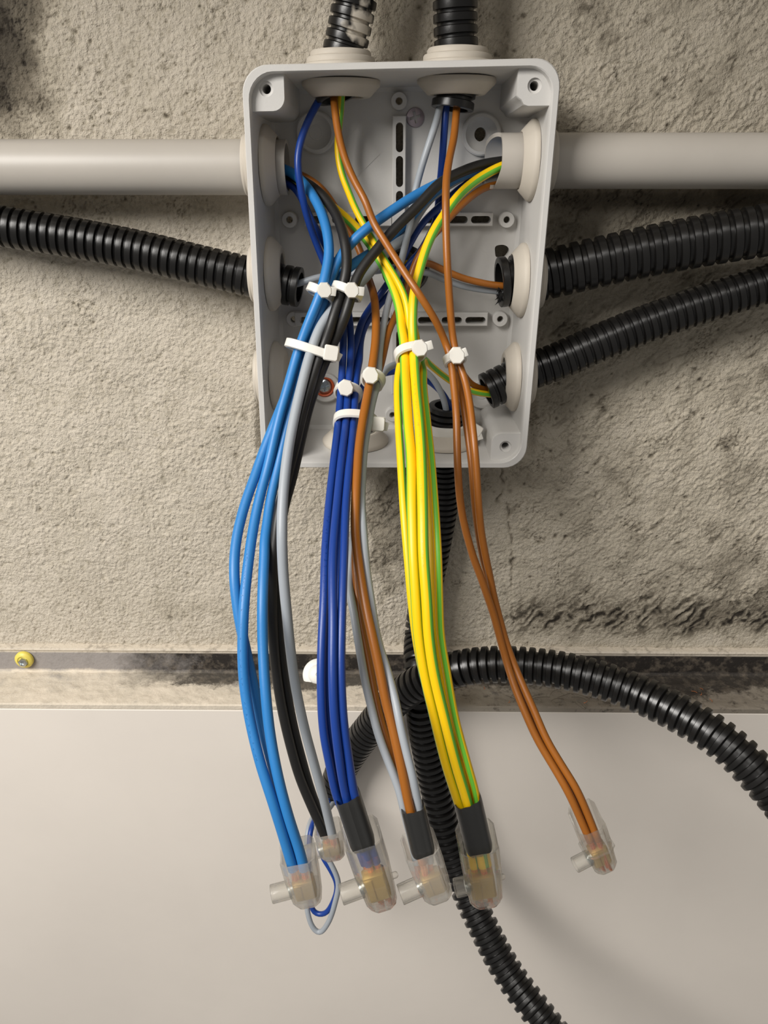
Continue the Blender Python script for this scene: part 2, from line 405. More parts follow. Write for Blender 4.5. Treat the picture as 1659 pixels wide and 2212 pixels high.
    # cracks
    def crack(pts, wid, dep):
        nonlocal H, dirt_shade
        best = np.full(U.shape, 1e9)
        uu = U + 5 * perlin(X / 3, Z / 3, 21); vv = Vv + 5 * perlin(X / 3, Z / 3, 22)
        for (x0, y0), (x1, y1) in zip(pts, pts[1:]):
            t = np.clip(((uu - x0) * (x1 - x0) + (vv - y0) * (y1 - y0)) / ((x1 - x0) ** 2 + (y1 - y0) ** 2), 0, 1)
            best = np.minimum(best, np.hypot(uu - x0 - t * (x1 - x0), vv - y0 - t * (y1 - y0)))
        k = np.exp(-(best / wid) ** 2) * np.clip(.55 + 1.1 * perlin(X / 7, Z / 7, 23), .1, 1); H -= dep * k; dirt_shade += .3 * dep * k
    crack([(1083, 1010), (1086, 1060), (1072, 1085), (1100, 1090), (1098, 1130), (1107, 1180), (1106, 1250), (1098, 1290), (1112, 1345)], 2.6, 1.1)
    crack([(100, 1150), (102, 1220), (150, 1255), (215, 1300), (228, 1340), (250, 1385)], 2.6, .4)
    crack([(1420, 790), (1500, 755), (1580, 720), (1659, 700)], 2.4, .6)
    crack([(1270, 1050), (1350, 1000), (1400, 980), (1480, 975)], 3, .3)
    crack([(800, 1100), (830, 1070), (850, 1040)], 4, .9)
    crack([(1400, 1090), (1450, 1040), (1500, 985)], 3, .3)
    # pits and grains
    rs = np.random.RandomState(5)
    for k in range(2560):
        px, pz = (rs.uniform(-214, 214), rs.uniform(1230, 1534)) if k < 2300 else (rs.uniform(-190, -60), rs.uniform(1484, 1534)); r = rs.uniform(.32, .5) + .55 * rs.rand() ** 5; sgn = -1 if rs.rand() < .68 else .8
        i0, i1 = np.searchsorted(xs, [px - 3.2 * r, px + 3.2 * r]); j0, j1 = np.searchsorted(zs, [pz - 3.2 * r, pz + 3.2 * r])
        e = np.exp(-(((X[j0:j1, i0:i1] - px) / r) ** 2 + ((Z[j0:j1, i0:i1] - pz) / (r * rs.uniform(.7, 1.2))) ** 2))
        H[j0:j1, i0:i1] += sgn * 1.0 * r * e
        if sgn < 0: dirt_shade[j0:j1, i0:i1] += rs.uniform(.05, .55) * e * (1 if pz > 1400 or px > 60 else .6)
    H -= 3.2 * (sstep(548, 570, U) * sstep(1165, 1143, U) * sstep(165, 185, Vv) * sstep(985, 965, Vv))   # hollow behind the box
    Yv = -np.clip(H, -4.5, 2.2)
    V = np.stack([X, Yv, Z], -1).reshape(-1, 3) * S
    me = bpy.data.meshes.new('wall_back')
    idx = np.arange(nx * nz).reshape(nz, nx)
    q = np.stack([idx[:-1, :-1], idx[:-1, 1:], idx[1:, 1:], idx[1:, :-1]], -1).reshape(-1, 4)
    me.vertices.add(len(V)); me.vertices.foreach_set('co', V.astype(np.float32).ravel())
    me.loops.add(q.size); me.loops.foreach_set('vertex_index', q.astype(np.int32).ravel())
    me.polygons.add(len(q)); me.polygons.foreach_set('loop_start', np.arange(0, q.size, 4, dtype=np.int32))
    me.update(calc_edges=True); me.polygons.foreach_set('use_smooth', np.ones(len(q), dtype=bool))
    at = me.attributes.new('dirt_shade', 'FLOAT', 'POINT'); at.data.foreach_set('value', np.clip(dirt_shade, 0, 1).astype(np.float32).ravel())
    m = bpy.data.materials.new('rough_plaster'); m.use_nodes = True; nt = m.node_tree; b = nt.nodes['Principled BSDF']
    b.inputs['Roughness'].default_value = 0.9; b.inputs['Specular IOR Level'].default_value = 0.2
    a = nt.nodes.new('ShaderNodeAttribute'); a.attribute_name = 'dirt_shade'
    tc = nt.nodes.new('ShaderNodeTexCoord')
    n = nt.nodes.new('ShaderNodeTexNoise'); n.inputs['Scale'].default_value = 420; n.inputs['Detail'].default_value = 4
    nt.links.new(tc.outputs['Object'], n.inputs['Vector'])
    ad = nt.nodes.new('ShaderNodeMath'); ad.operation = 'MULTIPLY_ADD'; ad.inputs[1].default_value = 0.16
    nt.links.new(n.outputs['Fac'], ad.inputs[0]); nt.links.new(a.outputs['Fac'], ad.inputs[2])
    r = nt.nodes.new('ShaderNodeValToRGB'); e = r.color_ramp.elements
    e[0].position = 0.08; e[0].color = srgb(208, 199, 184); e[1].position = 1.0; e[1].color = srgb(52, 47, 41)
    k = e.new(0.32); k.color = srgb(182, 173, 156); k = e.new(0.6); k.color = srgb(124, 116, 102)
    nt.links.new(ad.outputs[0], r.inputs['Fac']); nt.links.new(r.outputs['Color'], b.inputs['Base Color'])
    prev = None                             # grain finer than the mesh: sand grains, then fine roughness
    for kind, sc, dist in (('V', 620, .0004), ('N', 760, .0009), ('N', 1900, .0005)):
        if kind == 'V':
            t = nt.nodes.new('ShaderNodeTexVoronoi'); t.inputs['Scale'].default_value = sc; t.feature = 'SMOOTH_F1'; sock = t.outputs['Distance']
        else:
            t = nt.nodes.new('ShaderNodeTexNoise'); t.inputs['Scale'].default_value = sc; t.inputs['Detail'].default_value = 3; sock = t.outputs['Fac']
        nt.links.new(tc.outputs['Object'], t.inputs['Vector'])
        bp = nt.nodes.new('ShaderNodeBump'); bp.inputs['Strength'].default_value = 0.8; bp.inputs['Distance'].default_value = dist; bp.invert = kind == 'V'
        nt.links.new(sock, bp.inputs['Height'])
        if prev: nt.links.new(prev, bp.inputs['Normal'])
        prev = bp.outputs['Normal']
    nt.links.new(prev, b.inputs['Normal'])
    me.materials.append(m)
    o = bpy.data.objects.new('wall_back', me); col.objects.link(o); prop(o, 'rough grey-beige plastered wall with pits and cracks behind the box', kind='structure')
build_wall()

def build_profile():
    """steel track: upright flange against the wall, dusty horizontal shelf, down-turned lip"""
    prof = [(3.0, FLANGE_TOP + 1.4), (-3.6, FLANGE_TOP + 1.0), (-4.0, FLANGE_TOP - .2), (-3.0, FLANGE_TOP - 1.2), (-3.0, LEDGE_Z + 1.2), (-3.9, LEDGE_Z), (-16, LEDGE_Z - .1), (BOARD_Y + .8, LEDGE_Z), (BOARD_Y + .1, LEDGE_Z - .6), (BOARD_Y + .1, LEDGE_Z - 3), (BOARD_Y + 1.2, LEDGE_Z - 3), (BOARD_Y + 1.2, LEDGE_Z - 1.2), (-2, LEDGE_Z - 1.2), (3, LEDGE_Z - 1.2)]
    # finer across so that dust lumps show
    fine = []
    for (a, b) in zip(prof, prof[1:] + prof[:1]):
        L = math.hypot(b[0] - a[0], b[1] - a[1]); n = max(1, int(L / 1.0)) if a[1] >= LEDGE_Z - .2 and b[1] >= LEDGE_Z - .7 else 1
        for k in range(n): fine.append((a[0] + (b[0] - a[0]) * k / n, a[1] + (b[1] - a[1]) * k / n))
    xs = np.concatenate([np.arange(-900, -240, 8), np.arange(-240, 240, 1.0), np.arange(240, 901, 8)])
    A = np.array(fine); XX = np.repeat(xs[:, None], len(A), 1); YY = np.repeat(A[None, :, 0], len(xs), 0).copy(); ZZ = np.repeat(A[None, :, 1], len(xs), 0).copy()
    shelf = sstep(LEDGE_Z + 1.5, LEDGE_Z + .2, ZZ) * sstep(LEDGE_Z - .9, LEDGE_Z - .4, ZZ) * sstep(BOARD_Y, BOARD_Y + 3, YY)
    ZZ += shelf * (0.5 * np.clip(perlin(XX / 7, YY / 5, 31) + .2, 0, 1) + .35 * np.clip(perlin(XX / 2.4, YY / 2.4, 32), 0, 1))
    V = np.stack([XX, YY, ZZ], -1)
    g = G(); g.rings([[tuple(p) for p in row] for row in V], cap0=True, cap1=True)
    m = bpy.data.materials.new('dusty_steel'); m.use_nodes = True; nt = m.node_tree; b = nt.nodes['Principled BSDF']; b.inputs['Roughness'].default_value = .75
    b.inputs['Specular IOR Level'].default_value = .25
    geo = nt.nodes.new('ShaderNodeNewGeometry'); sp = nt.nodes.new('ShaderNodeSeparateXYZ'); nt.links.new(geo.outputs['Position'], sp.inputs[0])
    def mth(op, a, b_, c=None, clamp=False):
        q = nt.nodes.new('ShaderNodeMath'); q.operation = op; q.use_clamp = clamp
        for i, v in enumerate((a, b_, c)):
            if v is None: continue
            if isinstance(v, (int, float)): q.inputs[i].default_value = v
            else: nt.links.new(v, q.inputs[i])
        return q.outputs[0]
    def noise(sc, det=5, rg=.6):
        q = nt.nodes.new('ShaderNodeTexNoise'); q.inputs['Scale'].default_value = sc; q.inputs['Detail'].default_value = det; q.inputs['Roughness'].default_value = rg
        nt.links.new(geo.outputs['Position'], q.inputs['Vector']); return q.outputs['Fac']
    def ramp(v, lo, hi):
        q = nt.nodes.new('ShaderNodeMapRange'); q.inputs['From Min'].default_value = lo; q.inputs['From Max'].default_value = hi; nt.links.new(v, q.inputs['Value']); return q.outputs['Result']
    def mix(f, a, b_):
        q = nt.nodes.new('ShaderNodeMix'); q.data_type = 'RGBA'
        if isinstance(f, float): q.inputs[0].default_value = f
        else: nt.links.new(f, q.inputs[0])
        for i, v in ((6, a), (7, b_)):
            if isinstance(v, tuple): q.inputs[i].default_value = v
            else: nt.links.new(v, q.inputs[i])
        return q.outputs[2]
    n1, n2, n3 = noise(45, 9, .72), noise(210, 8, .7), noise(26, 9, .75)
    toright = ramp(mth('ADD', sp.outputs['X'], mth('MULTIPLY', mth('SUBTRACT', n3, .5), .16)), -.152, -.108)                 # the dirt grows towards the right
    edge = mth('ADD', sp.outputs['Z'], mth('MULTIPLY', mth('SUBTRACT', n1, .5), .006))
    upright = ramp(edge, (LEDGE_Z + .5) * S, (LEDGE_Z + 2.0) * S)
    rear = ramp(mth('ADD', sp.outputs['Y'], mth('MULTIPLY', mth('SUBTRACT', n3, .5), .05)), -.017, -.013)
    black = mth('MULTIPLY', mth('MAXIMUM', upright, mth('MULTIPLY', rear, .9)), toright, None, True)
    blotch = mth('MULTIPLY', ramp(n2, .54, .66), mth('MULTIPLY_ADD', ramp(sp.outputs['X'], -.12, .12), .6, .15))
    dust = mix(ramp(n1, .35, .7), srgb(214, 203, 186), srgb(194, 185, 169))
    dust = mix(mth('MULTIPLY', ramp(sp.outputs['X'], .0, .09), .72), dust, srgb(92, 84, 74))
    metal = mix(upright, dust, srgb(150, 145, 142))
    c = mix(blotch, metal, srgb(58, 53, 47))
    spk = mix(ramp(n2, .47, .68), srgb(44, 40, 37), srgb(104, 95, 84))
    c = mix(black, c, spk)
    c = mix(ramp(sp.outputs['Z'], (FLANGE_TOP - 2.6) * S, (FLANGE_TOP - 1.7) * S), c, mix(ramp(n2, .5, .75), srgb(206, 196, 180), srgb(120, 112, 100)))
    nt.links.new(c, b.inputs['Base Color'])
    bp = nt.nodes.new('ShaderNodeBump'); bp.inputs['Strength'].default_value = .5; bp.inputs['Distance'].default_value = .0006
    nt.links.new(noise(700, 4), bp.inputs['Height']); nt.links.new(bp.outputs['Normal'], b.inputs['Normal'])
    o = g.build('trim_1', m, origin=(0, 0, LEDGE_Z)); prop(o, 'dusty steel ledge profile running under the plastered wall', kind='structure')
build_profile()

def build_board():
    m = mat('white_board', srgb(232, 224, 214), 0.62, spec=.3, bump=0.05, bscale=160, var=0.05, vscale=7)
    g = G(); t = LEDGE_Z - 1.0
    xs = [-900 + 20 * i for i in range(91)]; R = []
    for x in xs:
        R.append([Vector((x, -4, t - 2)), Vector((x, BOARD_Y + .6, t - 2)), Vector((x, BOARD_Y, t - 2.6))] + [Vector((x, BOARD_Y + .5 * math.sin(x / 47 + k * .7) * min(1, k / 4), t - 4 - k * 30)) for k in range(18)] + [Vector((x, -4, t - 540))])
    g.rings(R, cap0=True, cap1=True)
    o = g.build('wall_lower', m, origin=(0, -20, t - 540)); prop(o, 'smooth off-white board below the steel ledge', kind='structure')
build_board()

def build_shade_slab():
    """unseen slab added above the frame to keep the top of the wall dim"""
    g = G()  # added out of view, blocks lamp light from the upper wall
    g.rings([[Vector((x, 4, 1680)), Vector((x, -248, 1680)), Vector((x, -250, 1682)), Vector((x, -250, 1790)), Vector((x, 4, 1790))] for x in range(-900, 901, 60)], cap0=True, cap1=True)
    o = g.build('added_shade_slab', mat('shade_slab', srgb(214, 206, 194), .8, bump=.1, bscale=200), origin=(0, -120, 1680)); prop(o, 'unseen slab added above the box to shade the wall', kind='structure')
build_shade_slab()

# ================================================================ JUNCTION BOX
RIM_Y, BACK_IN, BACK_OUT = -46.0, -6.5, -3.2
BW, BH, WT = 110.0, 149.0, 2.3
C4 = [P(521, 141, RIM_Y), P(1215, 125, RIM_Y), P(1134, 1011, RIM_Y), P(567, 1010, RIM_Y)]
def B(u, v, Y):
    """box coordinates (mm from the left, mm from the top, depth) to the room; the walls lean in towards the back"""
    k = 1 - 0.036 * (Y - RIM_Y) / (BACK_OUT - RIM_Y)
    u = (BW / 2 + (u - BW / 2) * k) / BW; v = (BH / 2 + (v - BH / 2) * k) / BH
    p = C4[0].lerp(C4[1], u).lerp(C4[3].lerp(C4[2], u), v)
    return Vector((p.x, Y, p.z))
def unB(px, py, Y):
    p = P(px, py, Y); u, v = BW / 2, BH / 2
    for _ in range(30):
        q = B(u, v, Y); u += (p.x - q.x); v -= (p.z - q.z)
    return u, v
def rrect(x0, y0, x1, y1, r, n=7):
    pts = []
    for cx, cy, a0 in ((x1 - r, y1 - r, 0), (x0 + r, y1 - r, 90), (x0 + r, y0 + r, 180), (x1 - r, y0 + r, 270)):
        for k in range(n + 1):
            a = math.radians(a0 + 90 * k / n); pts.append((cx + r * math.cos(a), cy + r * math.sin(a)))
    # straight runs get a few points so the sides can bow
    out = []
    for a, b in zip(pts, pts[1:] + pts[:1]):
        L = math.hypot(b[0] - a[0], b[1] - a[1]); k = max(1, int(L / 12)); out += [(a[0] + (b[0] - a[0]) * i / k, a[1] + (b[1] - a[1]) * i / k) for i in range(k)]
    return out
def boolean(o, cutter, op='DIFFERENCE'):
    md = o.modifiers.new('cut', 'BOOLEAN'); md.object = cutter; md.operation = op; md.solver = 'EXACT'
    dg = bpy.context.evaluated_depsgraph_get(); me = bpy.data.meshes.new_from_object(o.evaluated_get(dg))
    o.modifiers.clear(); old = o.data; o.data = me; bpy.data.meshes.remove(old)
    me.polygons.foreach_set('use_smooth', [True] * len(me.polygons)); me.set_sharp_from_angle(angle=math.radians(38))
    cm = cutter.data; bpy.data.objects.remove(cutter); bpy.data.meshes.remove(cm)
NY = Vector((0, -1, 0)); EX = Vector((1, 0, 0)); EZ = Vector((0, 0, 1))
BOX = thing('junction_box', 'open light grey plastic junction box screwed to the rough wall', 'junction box', B(BW / 2, BH, BACK_OUT))
def loop(r, inset, Y): return [B(x, y, Y) for x, y in rrect(inset, inset, BW - inset, BH - inset, r - inset if r - inset > 1 else 1)]
n0 = len(loop(9, 0, 0))
def loopR(r, inset, Y):
    base = rrect(0, 0, BW, BH, 9.0); out = []
    for x, y in base:
        out.append(B(inset + x * (BW - 2 * inset) / BW, inset + y * (BH - 2 * inset) / BH, Y))
    return out
g = G()
R = [loopR(9, 1.2, BACK_OUT), loopR(9, 0, BACK_OUT - 1.2), loopR(9, 0.1, RIM_Y + 5), loopR(9, -.15, RIM_Y + .5), loopR(9, .2, RIM_Y), loopR(9, WT - .3, RIM_Y), loopR(9, WT, RIM_Y + .4), loopR(9, WT + .15, RIM_Y + 4), loopR(9, WT + .1, BACK_IN - 1.5), loopR(9, WT + 1.6, BACK_IN)]
g.rings(R, cap0=True, cap1=True)
shell = g.build('shell', 'box_plastic', BOX)
# grommet seats and holes through the shell
GC = {}
def wallpt(side, a, Y):                      # centre of an entry on one side of the box; a = photo coordinate along that side
    if side == 'L': u, v = unB(578, a, Y); return B(WT / 2, v, Y), Vector((-1, 0, 0))
    if side == 'R': u, v = unB(1140, a, Y); return B(BW - WT / 2, v, Y), Vector((1, 0, 0))
    if side == 'T': u, v = unB(a, 180, Y); return B(u, WT / 2, Y), Vector((0, 0, 1))
    u, v = unB(a, 945, Y); return B(u, BH - WT / 2, Y), Vector((0, 0, -1))
GY = -23.0
ENT = [('T', 737, 'pale rubber grommet round the left top conduit'), ('T', 986, 'pale rubber grommet round the right top conduit'),
       ('L', 358, 'pale grommet holding the white pipe on the left'), ('L', 592, 'pale grommet round the black conduit on the left'), ('L', 812, 'closed pale grommet low on the left side of the box'),
       ('R', 348, 'pale grommet holding the white pipe on the right'), ('R', 606, 'pale grommet round the thick upper black conduit on the right'), ('R', 814, 'pale grommet round the lower black conduit on the right'),
       ('B', 768, 'unused grommet with an empty hole in the box bottom'), ('B', 962, 'pale grommet round the conduit through the box bottom')]
cut = G()
for s_, a_, lab in ENT:
    c_, n_ = wallpt(s_, a_, GY); GC[(s_, a_)] = (c_, n_)
    cut.rings([[c_ + n_ * z + (n_.orthogonal().normalized() * math.cos(t * .19635) + n_.cross(n_.orthogonal().normalized()) * math.sin(t * .19635)) * 11.5 for t in range(32)] for z in (-7, 6)], cap0=True, cap1=True)
BOSS = [(862, 218), (625, 475), (1095, 475), (634, 690), (1081, 690), (848, 897)]
def hole(px, py, r, Y=BACK_IN, wob=0.0):
    c_ = P(px, py, Y)
    cut.rings([[Vector((c_.x + math.cos(t * .2618) * r * (1 + wob * math.sin(t * .785 + 1)), y, c_.z + math.sin(t * .2618) * r * (1 + wob * math.cos(t * .5236)))) for t in range(24)] for y in (BACK_IN - 6, BACK_OUT + 4)], cap0=True, cap1=True)
for b_ in BOSS: hole(*b_, 1.3)
hole(1036, 290, 2.6); hole(1083, 543, 3.0, wob=.12)
# slots behind the three rails
RAIL_V = (863, 252, 745); RAILS = [(660, 1064, 474), (640, 1053, 690)]
SLOTS = []
def slot(p0, p1, half):                      # rounded slot through rail and back, between two photo points
    a, b = P(*p0, -8.2), P(*p1, -8.2); d = (b - a).normalized(); nrm = d.cross(NY)
    pts = [(b - d * half) + (d * math.cos(t) + nrm * math.sin(t)) * half for t in np.linspace(-math.pi / 2, math.pi / 2, 8)] + [(a + d * half) + (d * math.cos(t) + nrm * math.sin(t)) * half for t in np.linspace(math.pi / 2, 1.5 * math.pi, 8)]
    SLOTS.append(pts)
ys = [264, 336, 411, 486, 561, 636, 711, 780, 842]
for a_, b_ in zip(ys, ys[1:]):
    if a_ not in (411, 486): slot((863, a_ + 1), (863, b_ - 7), 1.45)
slot((863, 412), (863, 450), 1.45); slot((863, 500), (863, 555), 1.45)
for x0, x1, y_ in RAILS:
    xs_ = [x0 + 6 + i * (x1 - x0 - 6) / 8 for i in range(9)]
    for a_, b_ in zip(xs_, xs_[1:]):
        if not (a_ < 872 and b_ > 850): slot((a_ + 2, y_), (b_ - 5, y_), 1.45)
for s_ in SLOTS: cut.rings([[Vector((p.x, y, p.z)) for p in s_] for y in (BACK_IN - 1.5, BACK_OUT + 4)], cap0=True, cap1=True)
cuto = cut.build('cutter', 'box_plastic', smooth=False); boolean(shell, cuto)

# rails: raised frames with slots you look into
def frame_obj(quad, slots, y0, y1, name):
    g = G(); (x0, z0), (x1, z1) = quad
    q = [(x0, z0), (x1, z0), (x1, z1), (x0, z1)]
    R = [[Vector((x, y, z)) for x, z in q] for y in (y0, y1 + .3)] + [[Vector((x + (.3 if x == x0 else -.3), y1, z + (.3 if z == min(z0, z1) else -.3))) for x, z in q]]
    g.rings(R, cap0=True, cap1=True)
    o = g.build(name, 'box_plastic', BOX)
    c = G()
    for s_ in slots: c.rings([[Vector((p.x, y, p.z)) for p in s_] for y in (y0 + 2, y1 - 3)], cap0=True, cap1=True)
    if slots: boolean(o, c.build('cutter', 'box_plastic', smooth=False))
    return o
def inx(s_, quad):
    cx = sum(p.x for p in s_) / len(s_); cz = sum(p.z for p in s_) / len(s_)
    return min(quad[0][0], quad[1][0]) < cx < max(quad[0][0], quad[1][0]) and min(quad[0][1], quad[1][1]) < cz < max(quad[0][1], quad[1][1])
RY0, RY1 = BACK_IN + .5, -10.6
a, b = P(848, 250, RY1), P(878, 852, RY1); q = ((a.x, b.z), (a.x + 5.4, a.z))
frame_obj(q, [s_ for s_ in SLOTS if inx(s_, q)], RY0, RY1, 'slotted_rail')
for x0, x1, y_ in RAILS:
    a, b = P(x0 - 4, y_ - 15, RY1), P(x1, y_ + 15, RY1)
    vx0, vx1 = P(848, y_, RY1).x - .3, P(848, y_, RY1).x + 5.7
    for q in (((a.x, b.z), (vx0, a.z)), ((vx1, b.z), (b.x, a.z))):
        frame_obj(q, [s_ for s_ in SLOTS if inx(s_, q)], RY0, RY1, 'slotted_rail')
# bosses
b0 = None
for px, py in BOSS:
    c_ = P(px, py, -10.0); c_ = Vector((c_.x, BACK_IN + .4, c_.z))
    if b0 is None:
        g = G().lathe(c_, NY, [(1.3, 0), (3.3, 0), (3.3, 3.4), (3.0, 3.8), (1.55, 3.8), (1.3, 3.5)], 28, closed=True); b0 = g.build('mounting_boss', 'box_plastic', BOX, origin=c_)
    else: link_copy(b0, BOX, c_)
# screw cups
CUPS = [(682, 286, False), (1040, 290, True), (703, 838, True), (1042, 852, False)]
for px, py, hol in CUPS:
    c_ = P(px, py, -8.5); c_ = Vector((c_.x, BACK_IN + .4, c_.z)); rim = 7.6 if py < 400 else 6.4
    pr = [(rim + .4, 0), (rim + .2, 2.6), (rim - .3, 3.0), (rim - 1.3, 3.0), (rim - 1.7, 2.4), (rim - 3.2, 1.0), (2.8, .7)]
    if hol: pr += [(2.6, .5), (2.6, -.3)]
    else: pr += [(2.7, .9), (2.3, .9), (2.2, .75), (0.01, .75)]
    G().lathe(c_, NY, pr, 40).build('screw_cup', 'box_plastic', BOX, origin=c_)
# corner posts with screw holes
for (u0, v0, px, py) in ((0, 0, 575, 192), (1, 0, 1155, 185), (0, 1, 604, 966), (1, 1, 1092, 965)):
    sz = 13.0; x0 = 1.2 if u0 == 0 else BW - 1.2; y0 = 1.2 if v0 == 0 else BH - 1.2; sx = 1 if u0 == 0 else -1; sy = 1 if v0 == 0 else -1
    rr = 4.2
    pts = [(0, 2.5), (2.5, 0), (sz, 0), (sz, sz - rr)] + [(sz - rr + rr * math.cos(t), sz - rr + rr * math.sin(t)) for t in np.linspace(0.2, math.pi / 2, 6)] + [(0, sz)]
    if (u0, v0) == (1, 0): pts = [(0, 2.5), (2.5, 0), (sz, 0), (sz, sz - 3.6), (sz - .8, sz - 2.6), (sz - 1.6, sz - 2.2), (sz - 2.6, sz - .6), (sz - 4.2, sz), (0, sz)]
    R = [[B(x0 + sx * x * k, y0 + sy * y * k, Y) for x, y in pts] for Y, k in ((BACK_IN + .5, 1.0), (RIM_Y + 5, 1.0), (RIM_Y + 3.4, 1.0), (RIM_Y + 3.0, .985))]
    o = G().rings(R, cap0=True, cap1=True).build('corner_post', 'box_plastic', BOX)
    cc = P(px, py, RIM_Y + 3); k = G().lathe((cc.x, RIM_Y + 18, cc.z), NY, [(0.01, 0), (1.55, 0), (1.55, 14.0), (2.5, 14.1), (2.5, 20), (.01, 20)], 24).build('cutter', 'box_plastic', smooth=False); boolean(o, k)
# moulded mark on the back: a tilted plate outline with unreadable relief
c_ = P(765, 335, BACK_IN); e1 = (EX + EZ * .9).normalized() * -1; e2 = Vector((e1.z, 0, -e1.x))
g = G()
for s0, s1, t0, t1 in ((-8, 8, 6.5, 6.7), (-8, 8, -6.7, -6.5), (-8.1, -7.9, -6.5, 6.5)):
    g.box(c_ + e1 * (s0 + s1) / 2 + e2 * (t0 + t1) / 2 + NY * .05, e1, e2, NY, (s1 - s0) / 2, (t1 - t0) / 2, .14)
g.build('moulded_outline', 'box_plastic', BOX)

# grommets
def grommet(key, lab, hole_r, closed=False):
    c_, n_ = GC[key]; o_ = 1.55 if key[0] == 'T' else 1.1
    pr = [(hole_r, -4.9 * o_), (hole_r + .5, -5.1 * o_), (10.6, -4.9 * o_), (11.2, -4.4 * o_), (11.2, -3.7 * o_), (12.2, -3.5 * o_), (12.6, -3.1 * o_), (12.6, -2.3 * o_), (13.4, -2.1 * o_), (13.8, -1.6 * o_), (13.8, .2), (11.3, .4), (11.3, 1.8), (14.4, 2.0), (14.6, 2.5), (14.6, 3.6), (14.2, 4.2), (10.8, 7.4), (10.3, 7.6), (hole_r + .3, 7.6), (hole_r, 7.3)]
    pr = [(r, z - 1.15) for r, z in pr]
    gg = G()
    if closed: gg.lathe(c_, -n_, [(.01, -5)] + pr[2:-2] + [(.01, 6.0)], 44)
    else: gg.lathe(c_, -n_, pr, 44, closed=True)
    o = gg.build('cable_grommet', 'grommet_rubber', origin=c_); prop(o, lab, 'grommet', 'grommets round the sides of the box')
for s_, a_, lab in ENT:
    hr = {('L', 358): 10.05, ('R', 348): 10.05, ('R', 606): 10.05, ('L', 812): 6, ('B', 768): 9.3}.get((s_, a_), 8.05)
    grommet((s_, a_), lab, hr, closed=((s_, a_) == ('L', 812)))

# screws in the back of the box
def screw_head(c_, r, name, m, lab, cat, dome=1.0, ring=None, base=0.0):
    t = thing(name, lab, cat, c_)
    o = G().lathe(Vector(c_), NY, [(.01, -6), (1.9, -6), (1.9, -.8), (r * .9, base - .3), (r, base), (r, base + .5), (r * .93, base + .8), (r * .6, base + .8 + dome * .5), (.01, base + .8 + dome * .7)], 32).build('screw_head', m, t, origin=c_)
    k = G(); top = Vector(c_) + NY * (base + 1.4 + dome * .7)
    for ang in (15, 105):
        a_ = math.radians(ang); ex = EX * math.cos(a_) + EZ * math.sin(a_); ez = ex.cross(NY); k.box(top, ex, ez, NY, r * .6, r * .15, 1.9)
        boolean(o, k.build('cutter', m, smooth=False)); k = G()
    if ring: G().lathe(Vector(c_), NY, ring, 36, closed=True).build('sealing_ring', 'red_ring', t, origin=c_)
    return t
p = P(897, 253, -9); screw_head((p.x, BACK_IN, p.z), 3.6, 'countersunk_screw', 'zinc_dull', 'cross-head screw beside the slotted rail near the box top', 'screw', .5)
p = P(700, 836, -9); screw_head((p.x, BACK_IN, p.z), 3.6, 'pan_head_screw', 'zinc', 'shiny cross-head screw in an orange ring low in the box', 'screw', 1.0, ring=[(3.75, .3), (4.6, .3), (4.6, 2.1), (4.2, 2.5), (3.75, 2.2)], base=.6)

# ================================================================ PIPES
def pipe(pts, r, lab, bevel=None):
    a, b = Vector(pts[0]), Vector(pts[1]); n = 48; d = (b - a).normalized(); u = Vector((0, -1, 0)); v = d.cross(u)
    def ring(c_, rr, cutk=0):
        out = []
        for k in range(n):
            t = 2 * math.pi * k / n; q = (u * math.cos(t) + v * math.sin(t)) * rr
            if bevel and cutk: q = q + d * bevel(q)
            out.append(c_ + q)
        return out
    R = [ring(a, r)] + [ring(a.lerp(b, k / 12), r) for k in range(1, 12)] + [ring(b, r, 1), ring(b, r - 1.4, 1), ring(b - d * 30, r - 1.4)]
    return R
PIPE_Y = -20.5
m = bpy.data.materials.new('pipe_plastic')
mat('pipe_plastic', srgb(183, 177, 168), 0.42, bump=.05, bscale=300, var=.07, vscale=14)
a = P(-2600, 358, PIPE_Y); b = P(621, 362, PIPE_Y); a.z = b.z + .5
o = G().rings(pipe((a, b), 10, '')).build('conduit_pipe', 'pipe_plastic', origin=b); prop(o, 'white plastic pipe entering the box from the left', 'pipe', 'white pipes along the wall')
a = P(4300, 348, PIPE_Y); b = P(1078, 348, PIPE_Y); a.z = b.z
o = G().rings(pipe((a, b), 10, '', bevel=lambda q: 4.6 * min(1, max(0, (q.y + 2) / 9)) + 2.2 * max(0, -q.z / 10 - .2))).build('conduit_pipe', 'pipe_plastic', origin=b)
prop(o, 'white plastic pipe with a rough cut end, right of the box', 'pipe', 'white pipes along the wall')

# ================================================================ CORRUGATED CONDUITS
conduit([(860, -700, -26), (810, -330, -26), (782, -110, -25), (768, -10, -24), (757, 50, -23.5), (745, 105, -23), (733, 160, -23), (724, 190, -23), (729, 214, -23.5)], 16, 3.75, 'black conduit entering the box top on the left, paint-smeared', m='conduit_painted')
conduit([(985, -700, -26), (984, -330, -25), (983, -110, -24), (983, -10, -23.5), (984, 60, -23), (986, 130, -23), (983, 190, -23), (977, 236, -23.5)], 16, 3.9, 'black conduit entering the box top on the right')
conduit([(-1500, 330, -30), (-900, 360, -28), (-330, 425, -24), (-120, 462, -22), (0, 488, -21), (150, 512, -20), (300, 541, -20.5), (430, 572, -22), (540, 598, -23), (600, 612, -23), (648, 621, -24)], 16, 3.75, 'black conduit running along the wall to the left side')
conduit([(2900, 300, -40), (2400, 370, -46), (1980, 450, -40), (1800, 468, -34), (1659, 496, -30), (1530, 518, -27), (1400, 543, -25), (1290, 567, -24), (1200, 588, -23), (1140, 602, -23), (1078, 610, -24)], 20, 5.0, 'thick black conduit, the upper one right of the box', gap=(.24, .42))
